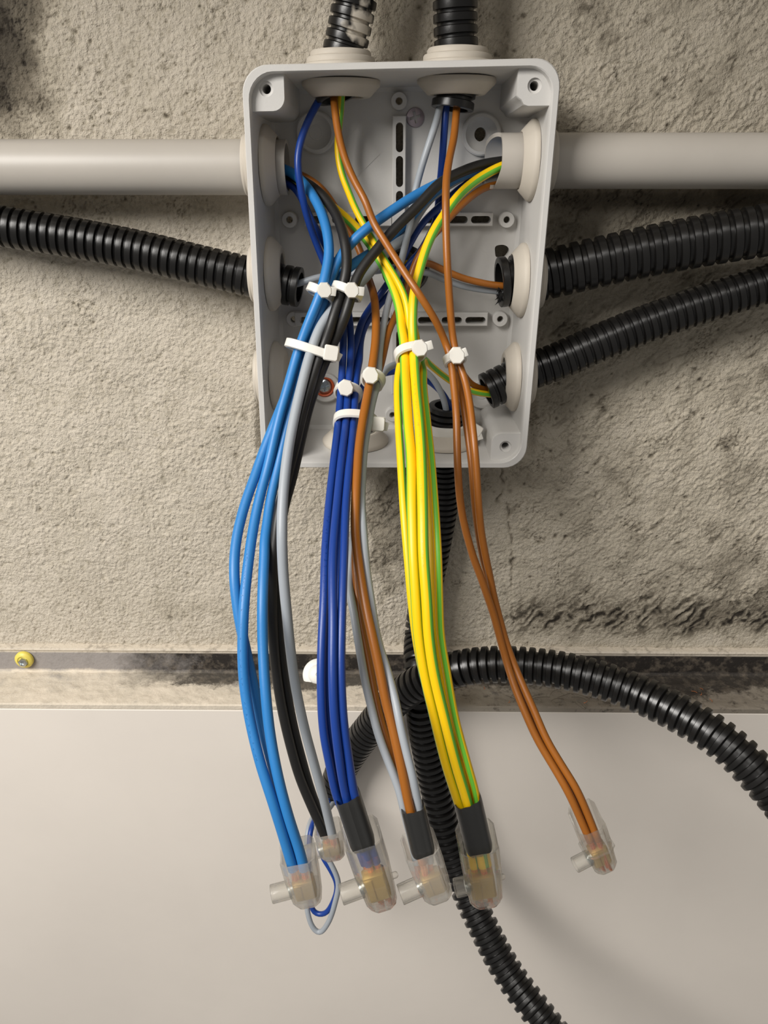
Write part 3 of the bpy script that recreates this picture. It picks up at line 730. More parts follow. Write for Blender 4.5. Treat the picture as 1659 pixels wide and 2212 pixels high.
thick = [o for o in col.objects if o.name.startswith('corrugated_conduit')][-1]
g = G(); rb = random.Random(3); c_ = P(1079, 636, -27)
for k in range(11):                         # torn flap left by the knife
    a_ = -2.5 + k * .16; p = c_ + Vector((rb.uniform(-.5, .8), -rb.uniform(0, 4), rb.uniform(-2.2, 2.6))); d = Vector((math.cos(a_) * .6 - .3, -.2, math.sin(a_))).normalized(); q = d.cross(NY).normalized()
    ln = rb.uniform(1.2, 3.2); g.rings([[p + q * .8 * w_ + NY * .15, p - q * .8 * w_ + NY * .15, p - q * .8 * w_ - NY * .15, p + q * .8 * w_ - NY * .15] if i == 0 else [p + d * ln * i + q * v * w_ for v in (.3, -.3, -.28, .28)] for i, w_ in ((0, 1), (.5, .8), (1, .15))], cap0=True, cap1=True)
g.build('torn_flap', 'conduit_black', thick)
conduit([(2900, 330, -30), (2400, 380, -30), (1950, 500, -26), (1800, 560, -24), (1659, 612, -22), (1530, 653, -21), (1400, 698, -21), (1300, 738, -22), (1200, 782, -23), (1130, 808, -24), (1050, 846, -27)], 16, 3.6, 'black conduit, the lower one right of the box')
conduit([(1330, 2400, -134), (1250, 2300, -120), (1175, 2205, -106), (1097, 2100, -89), (1043, 2000, -74.5), (1010, 1930, -64), (972, 1830, -51), (940, 1700, -43), (917, 1580, -42), (908, 1500, -41.5), (906, 1440, -34), (908, 1370, -18), (920, 1280, -12.5), (940, 1170, -12.5), (955, 1080, -14), (960, 1010, -18), (960, 950, -23), (966, 876, -25)], 16, (5.0, 2.9), 'black conduit dropping from the box bottom down the white board', gap=(.54, .28), deep=.115)
conduit([(1850, 1990, -153), (1730, 1790, -135), (1655, 1692, -125), (1565, 1604, -113), (1470, 1543, -101), (1370, 1495, -89), (1260, 1458, -80), (1150, 1439, -73), (1050, 1436, -69), (970, 1449, -66), (905, 1476, -61), (850, 1516, -54), (800, 1572, -47), (760, 1625, -43), (732, 1675, -41.5), (722, 1716, -42)], 16, (4.7, 3.0), 'black conduit arching over the steel ledge to the right', gap=(.56, .2), deep=.115)
conduit([(881, 583, -8.0), (877, 582, -14), (873, 581, -20.5)], 19, 4.0, 'short black conduit stub through the back of the box', tail=4)

# ================================================================ WIRES
LB, DBL, BR, GRY, BLK, YG = 'light_blue', 'dark_blue', 'brown', 'grey', 'black', 'green_yellow'
gLB = 'light blue wires in the left bundle'
wire('light_blue_wire', LB, 3.8, [(590, 360, -19), (622, 368, -20), (655, 395, -26), (686, 440, -34), (704, 490, -42), (711, 540, -48), (706, 590, -52), (692, 640, -56), (672, 695, -58), (652, 750, -60), (626, 840, -67), (602, 920, -74), (579, 1005, -81), (553, 1110, -93), (537, 1210, -106), (527, 1310, -117), (524, 1400, -124), (527, 1470, -129), (538, 1545, -134), (560, 1640, -141), (590, 1735, -147), (622, 1838, -150), (634, 1878, -151)], 'light blue wire out of the left pipe, on the left at the connector', gLB)
wire('light_blue_wire', LB, 3.8, [(1105, 352, -13), (1040, 360, -16), (1000, 374, -20), (957, 392, -26), (900, 421, -32), (835, 463, -39), (785, 500, -43), (745, 540, -45), (717, 590, -50), (700, 640, -54), (680, 695, -57), (663, 750, -59), (636, 840, -66), (616, 920, -73), (600, 1005, -80), (582, 1095, -90), (572, 1190, -103), (567, 1300, -116), (568, 1400, -124), (574, 1500, -132), (584, 1590, -138), (601, 1680, -144), (622, 1760, -148), (647, 1838, -150), (657, 1878, -151)], 'light blue wire crossing from the right pipe, on the right at the connector', gLB)
wire('light_blue_wire', LB, 3.8, [(1105, 352, -11), (1040, 364, -14), (990, 382, -18), (940, 414, -22), (900, 452, -25), (868, 500, -28), (830, 530, -32), (790, 553, -37), (755, 577, -41), (727, 607, -46), (705, 650, -50), (684, 700, -53), (655, 760, -56), (624, 840, -64), (592, 920, -72), (562, 1000, -80), (529, 1090, -91), (510, 1170, -101), (506, 1240, -109), (514, 1320, -115), (530, 1400, -120), (548, 1480, -125), (564, 1560, -130), (588, 1650, -138), (612, 1740, -144), (634, 1830, -147), (646, 1872, -148)], 'light blue wire bowing out furthest to the left below the box', gLB)
gK = 'black wires in the left bundle'
wire('black_wire', BLK, 3.9, [(590, 372, -14), (640, 385, -18), (680, 408, -25), (715, 445, -33), (737, 490, -42), (748, 540, -49), (748, 590, -54), (741, 640, -57), (724, 690, -60), (703, 745, -61), (682, 800, -66), (657, 880, -74), (638, 960, -82), (621, 1030, -88), (604, 1100, -94), (592, 1180, -100), (588, 1280, -104), (590, 1370, -106), (598, 1460, -107), (611, 1540, -108), (630, 1620, -109), (652, 1690, -109), (678, 1752, -110), (692, 1782, -110), (702, 1806, -110)], 'black wire out of the left pipe, bending down past the blue ones', gK)
wire('black_wire', BLK, 3.9, [(1105, 346, -19), (1040, 356, -23), (1000, 370, -27), (950, 396, -33), (905, 443, -38), (857, 490, -43), (815, 538, -48), (777, 588, -53), (754, 635, -57), (736, 690, -60), (713, 745, -60), (692, 800, -64), (666, 880, -71), (647, 960, -79), (631, 1030, -85), (612, 1100, -91), (601, 1180, -97), (599, 1280, -101), (603, 1370, -103), (612, 1450, -104), (627, 1540, -105), (648, 1630, -106), (668, 1700, -106), (688, 1755, -107), (699, 1782, -107), (708, 1806, -107)], 'black wire crossing the box diagonally from the right pipe', gK)
wire('grey_wire', GRY, 3.8, [(1105, 354, -10), (1040, 366, -11), (990, 386, -14), (940, 418, -18), (905, 458, -22), (876, 502, -27), (842, 534, -33), (805, 582, -39), (768, 622, -45), (738, 650, -51), (712, 678, -57), (690, 718, -61), (672, 760, -65), (650, 840, -74), (632, 920, -83), (620, 990, -91), (611, 1080, -101), (609, 1160, -108), (612, 1240, -111), (620, 1330, -113), (627, 1400, -113), (638, 1480, -113), (657, 1570, -113), (680, 1655, -113), (699, 1725, -113), (712, 1780, -112), (718, 1806, -112)], 'thick grey wire hanging beside the black ones', 'grey wires')
gD = 'dark blue wires in the middle bundle'
wire('dark_blue_wire', DBL, 2.8, [(708, 180, -21), (694, 208, -23), (666, 260, -28), (648, 310, -32), (643, 350, -34), (650, 410, -34), (664, 470, -31), (685, 530, -27), (710, 590, -26), (732, 645, -33), (741, 700, -45), (741, 760, -55), (738, 820, -63), (732, 900, -77), (722, 990, -98), (712, 1078, -113), (703, 1190, -130), (700, 1290, -142), (695, 1400, -152), (694, 1490, -158), (699, 1580, -162), (712, 1650, -164), (729, 1725, -165), (753, 1775, -166), (788, 1866, -168)], 'dark blue wire out of the left top conduit, along the left side of the box', gD, core=14.5)
wire('dark_blue_wire', DBL, 2.8, [(590, 390, -15), (625, 396, -18), (648, 422, -22), (675, 480, -24), (703, 530, -22), (727, 590, -23), (748, 650, -33), (757, 715, -46), (757, 780, -57), (752, 840, -66), (748, 905, -79), (738, 990, -100), (729, 1078, -115), (719, 1200, -134), (719, 1340, -150), (719, 1450, -159), (722, 1540, -164), (733, 1640, -167), (748, 1722, -167), (767, 1775, -168), (798, 1868, -170)], 'dark blue wire out of the left pipe, middle one above the dark connector', gD, core=14.5)
wire('dark_blue_wire', DBL, 2.8, [(964, 222, -20), (960, 280, -20), (954, 360, -17), (948, 430, -14), (940, 480, -16), (910, 540, -24), (864, 610, -27), (818, 660, -28), (788, 705, -34), (775, 760, -47), (769, 820, -61), (764, 905, -78), (757, 990, -100), (748, 1078, -115), (743, 1200, -133), (738, 1340, -149), (736, 1450, -158), (740, 1540, -163), (753, 1640, -166), (766, 1718, -167), (781, 1775, -167), (812, 1864, -169)], 'dark blue wire from the right top conduit, rightmost above the dark connector', gD, core=14.5)
wire('dark_blue_wire', DBL, 2.8, [(1105, 372, -11), (1040, 382, -11), (1000, 402, -13), (965, 432, -16), (915, 480, -19), (888, 522, -25), (856, 585, -29), (818, 640, -29), (784, 690, -35), (770, 740, -45), (763, 800, -55), (757, 850, -63), (750, 905, -73), (738, 990, -95), (724, 1078, -110), (712, 1200, -129), (709, 1300, -140), (704, 1400, -149), (705, 1480, -155), (712, 1570, -159), (726, 1650, -161), (741, 1725, -162), (760, 1775, -164), (794, 1866, -166)], 'dark blue wire out of the right pipe, half hidden in its bundle', gD)
wire('dark_blue_wire', DBL, 2.8, [(979, 930, -25), (972, 885, -27), (950, 843, -31), (912, 814, -33), (870, 800, -35), (832, 806, -39), (802, 812, -45), (780, 845, -55), (768, 905, -70), (752, 1000, -93), (742, 1078, -107), (735, 1200, -127), (730, 1340, -144), (728, 1450, -153), (731, 1540, -158), (744, 1640, -161), (757, 1722, -162), (774, 1775, -164), (804, 1866, -166)], 'dark blue wire looping up out of the box bottom conduit', gD)
gM = 'brown wires in the middle bundle'
wire('brown_wire', BR, 3.1, [(590, 364, -10), (640, 376, -13), (690, 408, -17), (730, 458, -20), (760, 505, -22), (780, 548, -25), (797, 605, -34), (808, 640, -43), (812, 690, -52), (811, 735, -60), (805, 785, -69), (794, 850, -79), (784, 905, -88), (775, 970, -98), (769, 1060, -111), (769, 1150, -121), (776, 1220, -129), (790, 1300, -137), (810, 1395, -145), (829, 1480, -151), (849, 1570, -157), (866, 1650, -162), (884, 1742, -166), (899, 1800, -167), (916, 1862, -168)], 'brown wire in front of the middle bundle with two grey ones', gM)
wire('brown_wire', BR, 2.8, [(1105, 396, -15), (1050, 404, -19), (1000, 440, -25), (960, 483, -29), (925, 522, -33), (900, 562, -36), (877, 630, -39), (856, 680, -44), (839, 715, -50), (828, 755, -57), (818, 800, -65), (807, 850, -72), (797, 900, -80), (788, 960, -90), (778, 1050, -104), (771, 1150, -115), (767, 1235, -122), (771, 1290, -127), (784, 1370, -134), (798, 1440, -140), (815, 1530, -148), (838, 1610, -155), (862, 1690, -160), (880, 1745, -163), (895, 1800, -164), (910, 1862, -165)], 'brown wire from the right pipe, thin one behind its twin', gM)
gG = 'thin grey wires in the middle bundle'
wire('grey_wire', GRY, 2.7, [(952, 222, -21), (944, 258, -22), (932, 295, -25), (914, 350, -26), (898, 410, -25), (888, 470, -27), (875, 530, -33), (860, 590, -38), (843, 640, -42), (831, 690, -48), (824, 740, -56), (819, 790, -64), (812, 838, -72), (803, 875, -79), (796, 916, -85), (788, 960, -93), (782, 1040, -105), (781, 1100, -114), (785, 1165, -122), (791, 1232, -129), (801, 1310, -137), (815, 1385, -143), (835, 1450, -148), (850, 1512, -153), (861, 1557, -157), (876, 1620, -161), (891, 1675, -164), (903, 1735, -165), (914, 1790, -166), (928, 1862, -167)], 'thin grey wire from the right top conduit, right of the brown pair', gG)
wire('grey_wire', GRY, 2.7, [(966, 930, -27), (964, 880, -29), (950, 842, -33), (926, 808, -37), (895, 790, -40), (862, 786, -44), (838, 795, -51), (822, 818, -60), (808, 855, -68), (795, 905, -76), (782, 1000, -92), (768, 1120, -108), (758, 1220, -119), (758, 1275, -126), (766, 1335, -133), (778, 1410, -140), (790, 1477, -146), (804, 1535, -151), (816, 1582, -155), (837, 1640, -159), (859, 1695, -162), (873, 1742, -164), (888, 1795, -165), (902, 1862, -166)], 'thin grey wire looping from the bottom conduit, left of the brown pair', gG)
gY = 'green and yellow earth wires'
wire('earth_wire', YG, 3.5, [(590, 376, -9), (645, 388, -12), (690, 425, -18), (730, 456, -24), (764, 486, -30), (795, 522, -36), (820, 560, -42), (840, 600, -47), (856, 640, -53), (867, 685, -59), (873, 730, -65), (874, 770, -71), (876, 815, -79), (882, 920, -97), (888, 985, -107), (890, 1100, -121), (893, 1200, -130), (899, 1300, -136), (904, 1370, -139), (916, 1450, -142), (939, 1550, -145), (964, 1650, -147), (987, 1722, -148), (1010, 1790, -149), (1024, 1872, -150)], 'green-yellow wire out of the left pipe, leftmost broad yellow one', gY, -50, -118, core=15)
wire('earth_wire', YG, 3.5, [(1105, 352, -23), (1073, 364, -25), (1022, 394, -31), (984, 430, -37), (964, 458, -40), (941, 492, -44), (921, 535, -48), (906, 585, -53), (896, 625, -57), (891, 675, -62), (892, 735, -67), (894, 775, -73), (897, 825, -81), (906, 920, -98), (910, 985, -108), (913, 1100, -123), (915, 1200, -132), (922, 1300, -138), (926, 1370, -141), (937, 1450, -144), (960, 1550, -147), (985, 1650, -149), (1007, 1724, -150), (1025, 1790, -150), (1044, 1870, -151)], 'green-yellow wire curving from the right pipe into the bundle middle', gY, 42, 60, core=15)
wire('earth_wire', YG, 2.7, [(738, 200, -22), (736, 234, -21), (731, 285, -20), (730, 330, -20), (738, 375, -22), (752, 412, -26), (766, 447, -31), (783, 480, -35), (804, 516, -39), (824, 552, -44), (841, 578, -48), (858, 606, -52), (874, 640, -56), (882, 680, -60), (878, 740, -64), (866, 780, -68), (859, 820, -75), (861, 920, -93), (865, 985, -103), (872, 1100, -117), (881, 1210, -126), (890, 1310, -132), (902, 1400, -136), (920, 1480, -139), (945, 1560, -141), (972, 1650, -143), (992, 1722, -144), (1012, 1790, -146), (1032, 1872, -147)], 'thin green-yellow wire from the left top conduit, at the bundle left edge', gY, 40, 80)
wire('earth_wire', YG, 2.7, [(1085, 852, -28), (1056, 852, -30), (1022, 846, -33), (990, 833, -38), (957, 811, -44), (930, 789, -50), (914, 775, -57), (909, 790, -65), (914, 830, -75), (924, 920, -93), (931, 985, -103), (940, 1100, -118), (946, 1200, -128), (949, 1300, -134), (952, 1370, -137), (965, 1450, -140), (983, 1550, -144), (1010, 1650, -147), (1028, 1716, -148), (1036, 1790, -148), (1052, 1868, -149)], 'thin green-yellow wire from the lower right conduit, at the bundle right edge', gY, 30, -25)
wire('earth_wire', YG, 2.7, [(880, 572, -11), (879, 578, -20), (880, 600, -29), (884, 645, -34), (892, 690, -43), (901, 740, -55), (905, 790, -66), (908, 850, -76), (916, 920, -87), (922, 985, -97), (928, 1100, -112), (932, 1200, -122), (937, 1300, -129), (944, 1380, -133), (958, 1470, -137), (978, 1560, -141), (1000, 1650, -144), (1014, 1720, -146), (1024, 1790, -147), (1040, 1870, -148)], 'green-yellow wire from the back stub, sunk between the others', gY, 90, 110)
gR = 'brown wires in the right bundle'
wire('brown_wire', BR, 2.8, [(720, 195, -24), (722, 224, -27), (731, 289, -33), (744, 340, -38), (766, 392, -43), (789, 434, -47), (807, 482, -49), (828, 516, -52), (849, 550, -56), (874, 589, -60), (899, 626, -64), (921, 660, -65), (943, 697, -64), (962, 740, -62), (973, 775, -65), (981, 840, -72), (986, 900, -79), (987, 945, -83), (989, 1015, -88), (993, 1072, -91), (1000, 1120, -93), (1011, 1165, -95), (1024, 1209, -97), (1038, 1245, -99), (1050, 1280, -101), (1065, 1323, -103), (1080, 1378, -106), (1095, 1432, -110), (1111, 1482, -115), (1135, 1541, -121), (1160, 1596, -126), (1193, 1652, -131), (1225, 1707, -136), (1256, 1774, -139), (1275, 1818, -141)], 'brown wire crossing the whole box from the left top conduit', gR)
wire('brown_wire', BR, 2.8, [(987, 222, -24), (985, 250, -27), (980, 300, -33), (971, 340, -40), (964, 389, -47), (963, 440, -52), (964, 506, -56), (967, 582, -59), (972, 658, -60), (979, 734, -61), (990, 780, -64), (1004, 820, -68), (1014, 869, -74), (1020, 917, -80), (1025, 965, -85), (1029, 1015, -88), (1034, 1094, -92), (1040, 1152, -94), (1048, 1197, -96), (1058, 1245, -97), (1067, 1290, -99), (1080, 1340, -102), (1092, 1385, -105), (1110, 1434, -109), (1129, 1480, -114), (1154, 1536, -120), (1180, 1596, -126), (1211, 1649, -131), (1245, 1704, -136), (1275, 1772, -139), (1292, 1816, -141)], 'brown wire hanging straight down from the right top conduit', gR)
wire('brown_wire', BR, 2.5, [(1080, 846, -24), (1050, 842, -27), (1024, 833, -31), (1004, 812, -40), (992, 790, -52), (991, 815, -61), (998, 857, -69), (1005, 905, -75), (1012, 953, -80), (1018, 1001, -84), (1024, 1080, -88), (1033, 1152, -90), (1043, 1205, -92), (1054, 1250, -94), (1065, 1300, -97), (1082, 1365, -101), (1102, 1434, -106), (1120, 1482, -111), (1145, 1540, -117), (1170, 1596, -122), (1202, 1650, -127), (1236, 1706, -132), (1266, 1772, -136), (1279, 1803, -137)], 'slim brown wire from the lower right conduit, between its neighbours', gR)
wire('brown_wire', BR, 2.8, [(1100, 618, -24), (1075, 617, -24), (1040, 611, -24), (997, 600, -24), (955, 582, -24), (922, 567, -26), (900, 568, -27.5), (884, 578, -23), (880, 583, -12)], 'short brown wire from the thick right conduit into the back stub', 'wires into the back stub', core=0)
wire('grey_wire', GRY, 2.7, [(1100, 630, -21), (1060, 628, -20), (1000, 618, -19), (960, 604, -20), (922, 588, -24), (900, 586, -25.5), (884, 592, -21), (880, 592, -11)], 'thin grey wire beneath the short brown one behind the bundles', 'wires into the back stub', core=0)
wire('grey_wire', GRY, 2.7, [(620, 618, -24), (650, 611, -25), (680, 601, -25), (730, 592, -22), (800, 587, -22), (842, 580, -25), (862, 576, -23), (870, 578, -12)], 'thin grey wire out of the left conduit end', 'wires into the back stub', core=0)
gL = 'wires looping out of the arched conduit'
wire('dark_blue_wire', DBL, 2.6, [(724, 1690, -42), (712, 1728, -45), (690, 1755, -55), (672, 1790, -66), (667, 1860, -74), (668, 1930, -80), (678, 1972, -82), (700, 1975, -83), (721, 1945, -83), (728, 1910, -82), (712, 1875, -80), (694, 1845, -77), (688, 1800, -72), (700, 1760, -58), (718, 1720, -46), (722, 1695, -43)], 'dark blue wire loop hanging low behind the connectors', gL, core=0)
wire('grey_wire', GRY, 2.6, [(718, 1690, -41), (704, 1728, -44), (682, 1755, -53), (666, 1790, -64), (662, 1860, -72), (663, 1940, -80), (671, 1995, -84), (688, 2016, -85), (708, 1995, -86), (724, 1950, -86), (731, 1905, -85), (716, 1868, -83), (698, 1835, -80), (694, 1795, -74), (706, 1755, -58), (722, 1720, -45), (726, 1695, -42)], 'grey wire loop, lowest loop hanging behind the connectors', gL, core=0)

build_wires()

# ================================================================ HEAT-SHRINK SLEEVES
def sleeve(p0, p1, hu, hw, lab, lobes=3, edge=0.0):
    a, b = P(*p0), P(*p1); c = [a.lerp(b, k / 14) for k in range(15)]; t = (b - a).normalized()
    wv = (REF - t * REF.dot(t)).normalized(); u = wv.cross(t).normalized(); n = 40; R = []
    def ring(pos, s, slant=0):
        out = []
        for k in range(n):
            th = 2 * math.pi * k / n; cu, sw = math.cos(th), math.sin(th)
            e = 2.0 / 3.0                                   # flat-sided, as it shrinks round the wires
            x = math.copysign(abs(cu) ** e, cu) * hu * s; y = math.copysign(abs(sw) ** e, sw) * hw * s
            y *= 1 + .05 * math.cos(lobes * math.pi * x / hu / 1.0)
            out.append(pos + u * x + wv * y + t * (slant * x))
        return out
    for i, p in enumerate(c): R.append(ring(p, 1.0 if 0 < i < 14 else .95, edge * (1 - i / 14)))
    R = [ring(c[0] + t * 2, .84, edge), ring(c[0], .88, edge)] + R + [ring(c[-1], .86), ring(c[-1] - t * 2, .82)]
    o = G().rings(R).build('heat_shrink_sleeve', 'sleeve', origin=b); return prop(o, lab, 'sleeve', 'black heat-shrink sleeves')
sleeve((750, 1717, -165.5), (784, 1822, -168), 4.1, 4.3, 'black heat-shrink sleeve round the dark blue wires', edge=-.18)
sleeve((891, 1741, -165), (914, 1838, -167), 3.9, 3.7, 'black heat-shrink sleeve round the brown and grey wires')
sleeve((1009, 1724, -148), (1034, 1829, -149), 4.9, 4.6, 'black heat-shrink sleeve round the green-yellow wires', edge=-.16)

# ================================================================ TERMINAL CONNECTORS
def connector(p0, p1, W, D, lab, m='clear_plastic', tube=None, back=6.0, tubelen=8.5, nub=False, tier=False, tube_r=3.3, brass=True):
    """clear one-way terminal: open-topped shell, tapering foot, side tube with its screw, brass body inside"""
    a, b = P(*p0), P(*p1); t = (b - a).normalized(); L = (b - a).length
    wv = (REF - t * REF.dot(t)).normalized(); u = wv.cross(t).normalized()      # u right, wv to the viewer
    T = thing('terminal_connector', lab, 'connector', b, 'clear terminal connectors')
    def ring(s, hw, hd, off=0.0, up=0.0):
        q = min(hw, hd) * .42; pts = [(-hw + q, hd), (hw - q, hd), (hw, hd - q), (hw, -hd + q * .6), (hw - q * .6, -hd), (-hw + q * .6, -hd), (-hw, -hd + q * .6), (-hw, hd - q)]
        fine = []
        for (x0, y0), (x1, y1) in zip(pts, pts[1:] + pts[:1]):
            for k in range(3): fine.append((x0 + (x1 - x0) * k / 3, y0 + (y1 - y0) * k / 3))
        return [a + t * (s * L - up * max(0, -y / hd) ** 1.0) + u * x + wv * (y + off) for x, y in fine]
    hw, hd, th = W / 2, D / 2, .55
    st = [(0, 1.0, 1.0), (.42, .97, .97), (.5, .93 if tier else .95, .86 if tier else .93), (.86, .84, .8), (.96, .68, .62), (1.0, .52, .5)]
    outer = [ring(s, hw * k, hd * l, 0, back if i == 0 else 0) for i, (s, k, l) in enumerate(st)]
    inner = [ring(min(s, .95), hw * k - th, hd * l - th, 0, back if i == 0 else 0) for i, (s, k, l) in enumerate(st)]
    g = G(); g.rings(outer, cap1=True); g.rings(inner[:-1], cap1=True)
    n = len(outer[0]); k0 = 0; k1 = len(outer) * n
    g.f += [(j, (j + 1) % n, k1 + (j + 1) % n, k1 + j) for j in range(n)]
    g.build('shell', m, T)
    if tier:
        o_ = [ring(.46, hw * 1.02, hd * 1.02), ring(.46, hw * 1.08, hd * 1.08), ring(.5, hw * 1.08, hd * 1.08), ring(.5, hw * .95, hd * .9)]
        G().rings(o_).build('rim', m, T)
    sc = a + t * L * .63
    tv = -(u * .985 + t * .02 - wv * .12).normalized()
    if tube: tv = Vector(tube).normalized()
    base = sc + tv * (hw * .80)
    tp = [(tube_r, 0), (tube_r, tubelen), (tube_r - .15, tubelen + .25), (tube_r - .45, tubelen + .1), (tube_r - .6, tubelen - .4), (tube_r - .6, 0)]
    o = G().lathe(base, tv, tp, 28, closed=True).build('screw_tube', 'tube_plastic', T)
    G().lathe(base, tv, [(.01, 1.0), (1.0, 1.1), (1.05, .9), (2.0, 1.0), (2.2, .7), (2.2, -3.5), (.01, -3.5)], 20).build('clamp_screw', 'zinc', T)
    if brass:
        c_ = a + t * L * .66 - wv * hd * .05
        g = G(); g.box(c_ - u * hw * .05, u, wv, t, hw * .62, hd * .52, L * .2, .7)
        g.box(c_ - u * hw * .38 + wv * hd * .1, u, wv, t, hw * .26, hd * .5, L * .16, .5)
        g.build('brass_body', 'brass', T)
    if nub: G().lathe(sc - tv * (hw * .86), -tv, [(1.1, 0), (1.1, 1.6), (.7, 2.1), (.01, 2.2)], 16).build('nub', m, T)
    return T
connector((643, 1848, -150), (668, 1950, -153), 12.4, 11, 'clear connector on the light blue wires, leftmost of the front row', 'milky_plastic', back=3.5, tubelen=7.0)
connector((708, 1790, -110), (722, 1852, -112), 11.5, 10, 'clear connector on the black and grey wires, behind the others', 'milky_plastic', back=1.5, tubelen=7)
connector((784, 1814, -168), (830, 1957, -173), 12.0, 10.5, 'clear connector on the sleeved dark blue wires, copper showing', 'clear_plastic', nub=True, back=4.5, tubelen=7.0)
connector((910, 1834, -167), (950, 1940, -170), 11.4, 10.0, 'clear connector on the sleeved brown and grey wires', 'milky_plastic', back=4.0, tubelen=6.8)
connector((1032, 1824, -149), (1050, 1950, -153), 14.0, 12, 'clear connector on the sleeved green-yellow wires', 'clear_plastic', nub=True, back=5.5, tubelen=4.5)
connector((1272, 1780, -139), (1308, 1876, -142), 10.6, 10.5, 'clear connector hanging alone at the right on brown wires', 'clear_plastic', tier=True, back=6.0, tubelen=6.0, tube_r=2.9)

# ================================================================ CABLE TIES
def tie(c0, along, hu, hw, head, lab, hs=2.7, tail=None, wid=3.5, tilt=0.0, ang=0.0, hexa=True):
    """nylon tie: strap round the bundle (centre c0, bundle direction along), ratchet head, cut tail"""
    c_ = P(*c0); t = (P(*along[1]) - P(*along[0])).normalized()
    wv = (REF - t * REF.dot(t)).normalized(); u = wv.cross(t).normalized()
    t2 = (t + u * tilt).normalized(); u2 = (u - t * tilt).normalized(); wv2 = wv
    T = thing('cable_tie', lab, 'cable tie', c_, 'white nylon cable ties'); R = []; n = 48
    for k in range(n):
        th = 2 * math.pi * k / n; cu, sw = math.cos(th), math.sin(th); e = .8
        p = c_ + u2 * math.copysign(abs(cu) ** e, cu) * hu + wv2 * math.copysign(abs(sw) ** e, sw) * hw
        o = (u2 * cu / hu + wv2 * sw / hw).normalized(); h = wid / 2
        R.append([p - t2 * h, p - t2 * (h - .3) + o * .9, p + t2 * (h - .3) + o * .9, p + t2 * h])
    G().rings(R, loop=True).build('strap', 'nylon', T)
    hp = P(*head); vd = (CAM - hp).normalized(); a_ = math.radians(ang)
    r0 = (RGT - vd * RGT.dot(vd)).normalized(); u0 = vd.cross(r0)
    hr = r0 * math.cos(a_) + u0 * math.sin(a_); hv = vd.cross(hr)
    g = G()
    if hexa:
        pts = [(-1.0, -.28), (-.42, -1.0), (.48, -1.0), (.98, -.45), (.98, .32), (.42, 1.0), (-.5, 1.0), (-1.0, .42)]
    else: pts = [(-.85, -1.0), (.75, -1.0), (.95, -.8), (.95, .8), (.75, 1.0), (-.85, 1.0), (-1.0, .85), (-1.0, -.85)]
    g.rings([[hp + hr * x * hs * k + hv * y * hs * 1.02 * k + vd * z for x, y in pts] for z, k in ((-2.4, .92), (-2.0, 1.0), (1.2, 1.0), (1.75, .86))], cap0=True, cap1=True)
    g.build('ratchet_head', 'nylon', T)
    if tail:
        ta = math.radians(tail[0]); tr = hr * math.cos(ta) + hv * math.sin(ta); tvv = vd.cross(tr); ln = tail[1]
        G().box(hp + tr * (hs * .55 + ln / 2) + vd * (tail[2] if len(tail) > 2 else .9), tr, tvv, vd, ln / 2 + hs * .3, 1.55, .55, .15).build('cut_tail', 'nylon', T)
    return T
tie((693, 632, -53), ((710, 580, -51), (672, 695, -58)), 4.6, 3.9, (701, 627, -60), 'white cable tie round the light blue wires, upper left', tail=(-8, 2.0), tilt=-.12)
tie((750, 630, -55), ((766, 590, -53), (736, 690, -60)), 5.2, 4.2, (760, 627, -62), 'white cable tie round the black wires, upper middle', tail=(-6, 2.2), tilt=-.1)
tie((672, 757, -62), ((690, 700, -60), (652, 840, -69)), 9.2, 4.2, (716, 763, -66), 'wide white cable tie round blue, grey and black wires', hs=2.8, tail=(-18, 1.6, -1.4), tilt=-.05, hexa=False, ang=-10)
tie((886, 764, -69), ((882, 700, -62), (890, 840, -84)), 5.0, 4.2, (907, 752, -74), 'white cable tie round the green-yellow wires', hs=2.9, tail=(8, 2.2), tilt=.22, ang=8)
tie((982, 776, -64), ((976, 740, -61), (992, 850, -73)), 3.4, 3.4, (987, 768, -69), 'white cable tie round the right-hand brown wires', hs=3.0, tail=(22, 1.4), tilt=.15)
tie((752, 848, -64), ((757, 790, -56), (748, 920, -80)), 4.5, 4.0, (747, 838, -71), 'white cable tie round the dark blue wires alone', hs=2.9, tilt=-.25, ang=-14)
tie((806, 820, -69), ((818, 770, -61), (790, 900, -84)), 3.6, 4.0, (801, 811, -77), 'white cable tie round brown and grey wires, centre of the box', hs=2.9, tilt=-.25, ang=-8)
tie((768, 912, -79), ((778, 850, -70), (757, 1000, -98)), 7.3, 4.6, (817, 916, -82), 'long white cable tie strapping dark blue, brown and grey together', hs=2.6, tail=(-14, 1.6, -1.2), tilt=0.02, hexa=False, ang=-4)
tie((962, 918, -24), ((966, 880, -25), (960, 960, -23)), 8.4, 8.4, (1030, 930, -30), 'white cable tie round the conduit at the box bottom', hs=2.4, wid=4.4, tail=(-42, 2.2), ang=-30, hexa=False)

# ================================================================ LEDGE DETAILS
def plug_screw(px, py, Y, lab, cm, r):
    c_ = P(px, py, Y); T = thing('wall_plug', lab, 'screw', (c_.x, -3, c_.z))
    h = -3 - Y
    G().lathe((c_.x, -3.5, c_.z), NY, [(r, 0), (r, h * .5), (r * .9, h * .75), (r * .62, h), (r * .55, h * .8), (.01, h * .75)], 30).build('collar', cm, T)
    G().lathe((c_.x + .2, -3.5, c_.z - .4), NY, [(r * .5, h * .7), (r * .5, h + 1), (r * .4, h + 1.6), (r * .2, h + 1.8), (r * .18, h + .8), (.01, h + .8)], 6).build('screw_tip', 'zinc', T)
plug_screw(50, 1428, -5.6, 'yellow plug with a bright screw at the far left ledge', 'yellow_plug', 4.9)
c_ = P(688, 1457, -8)
T = thing('white_fixing_cap', 'round white fixing cap on the ledge behind the dark blue wires', 'cap', (c_.x, c_.y, c_.z - 6))
ax = Vector((.02, -1, .72))
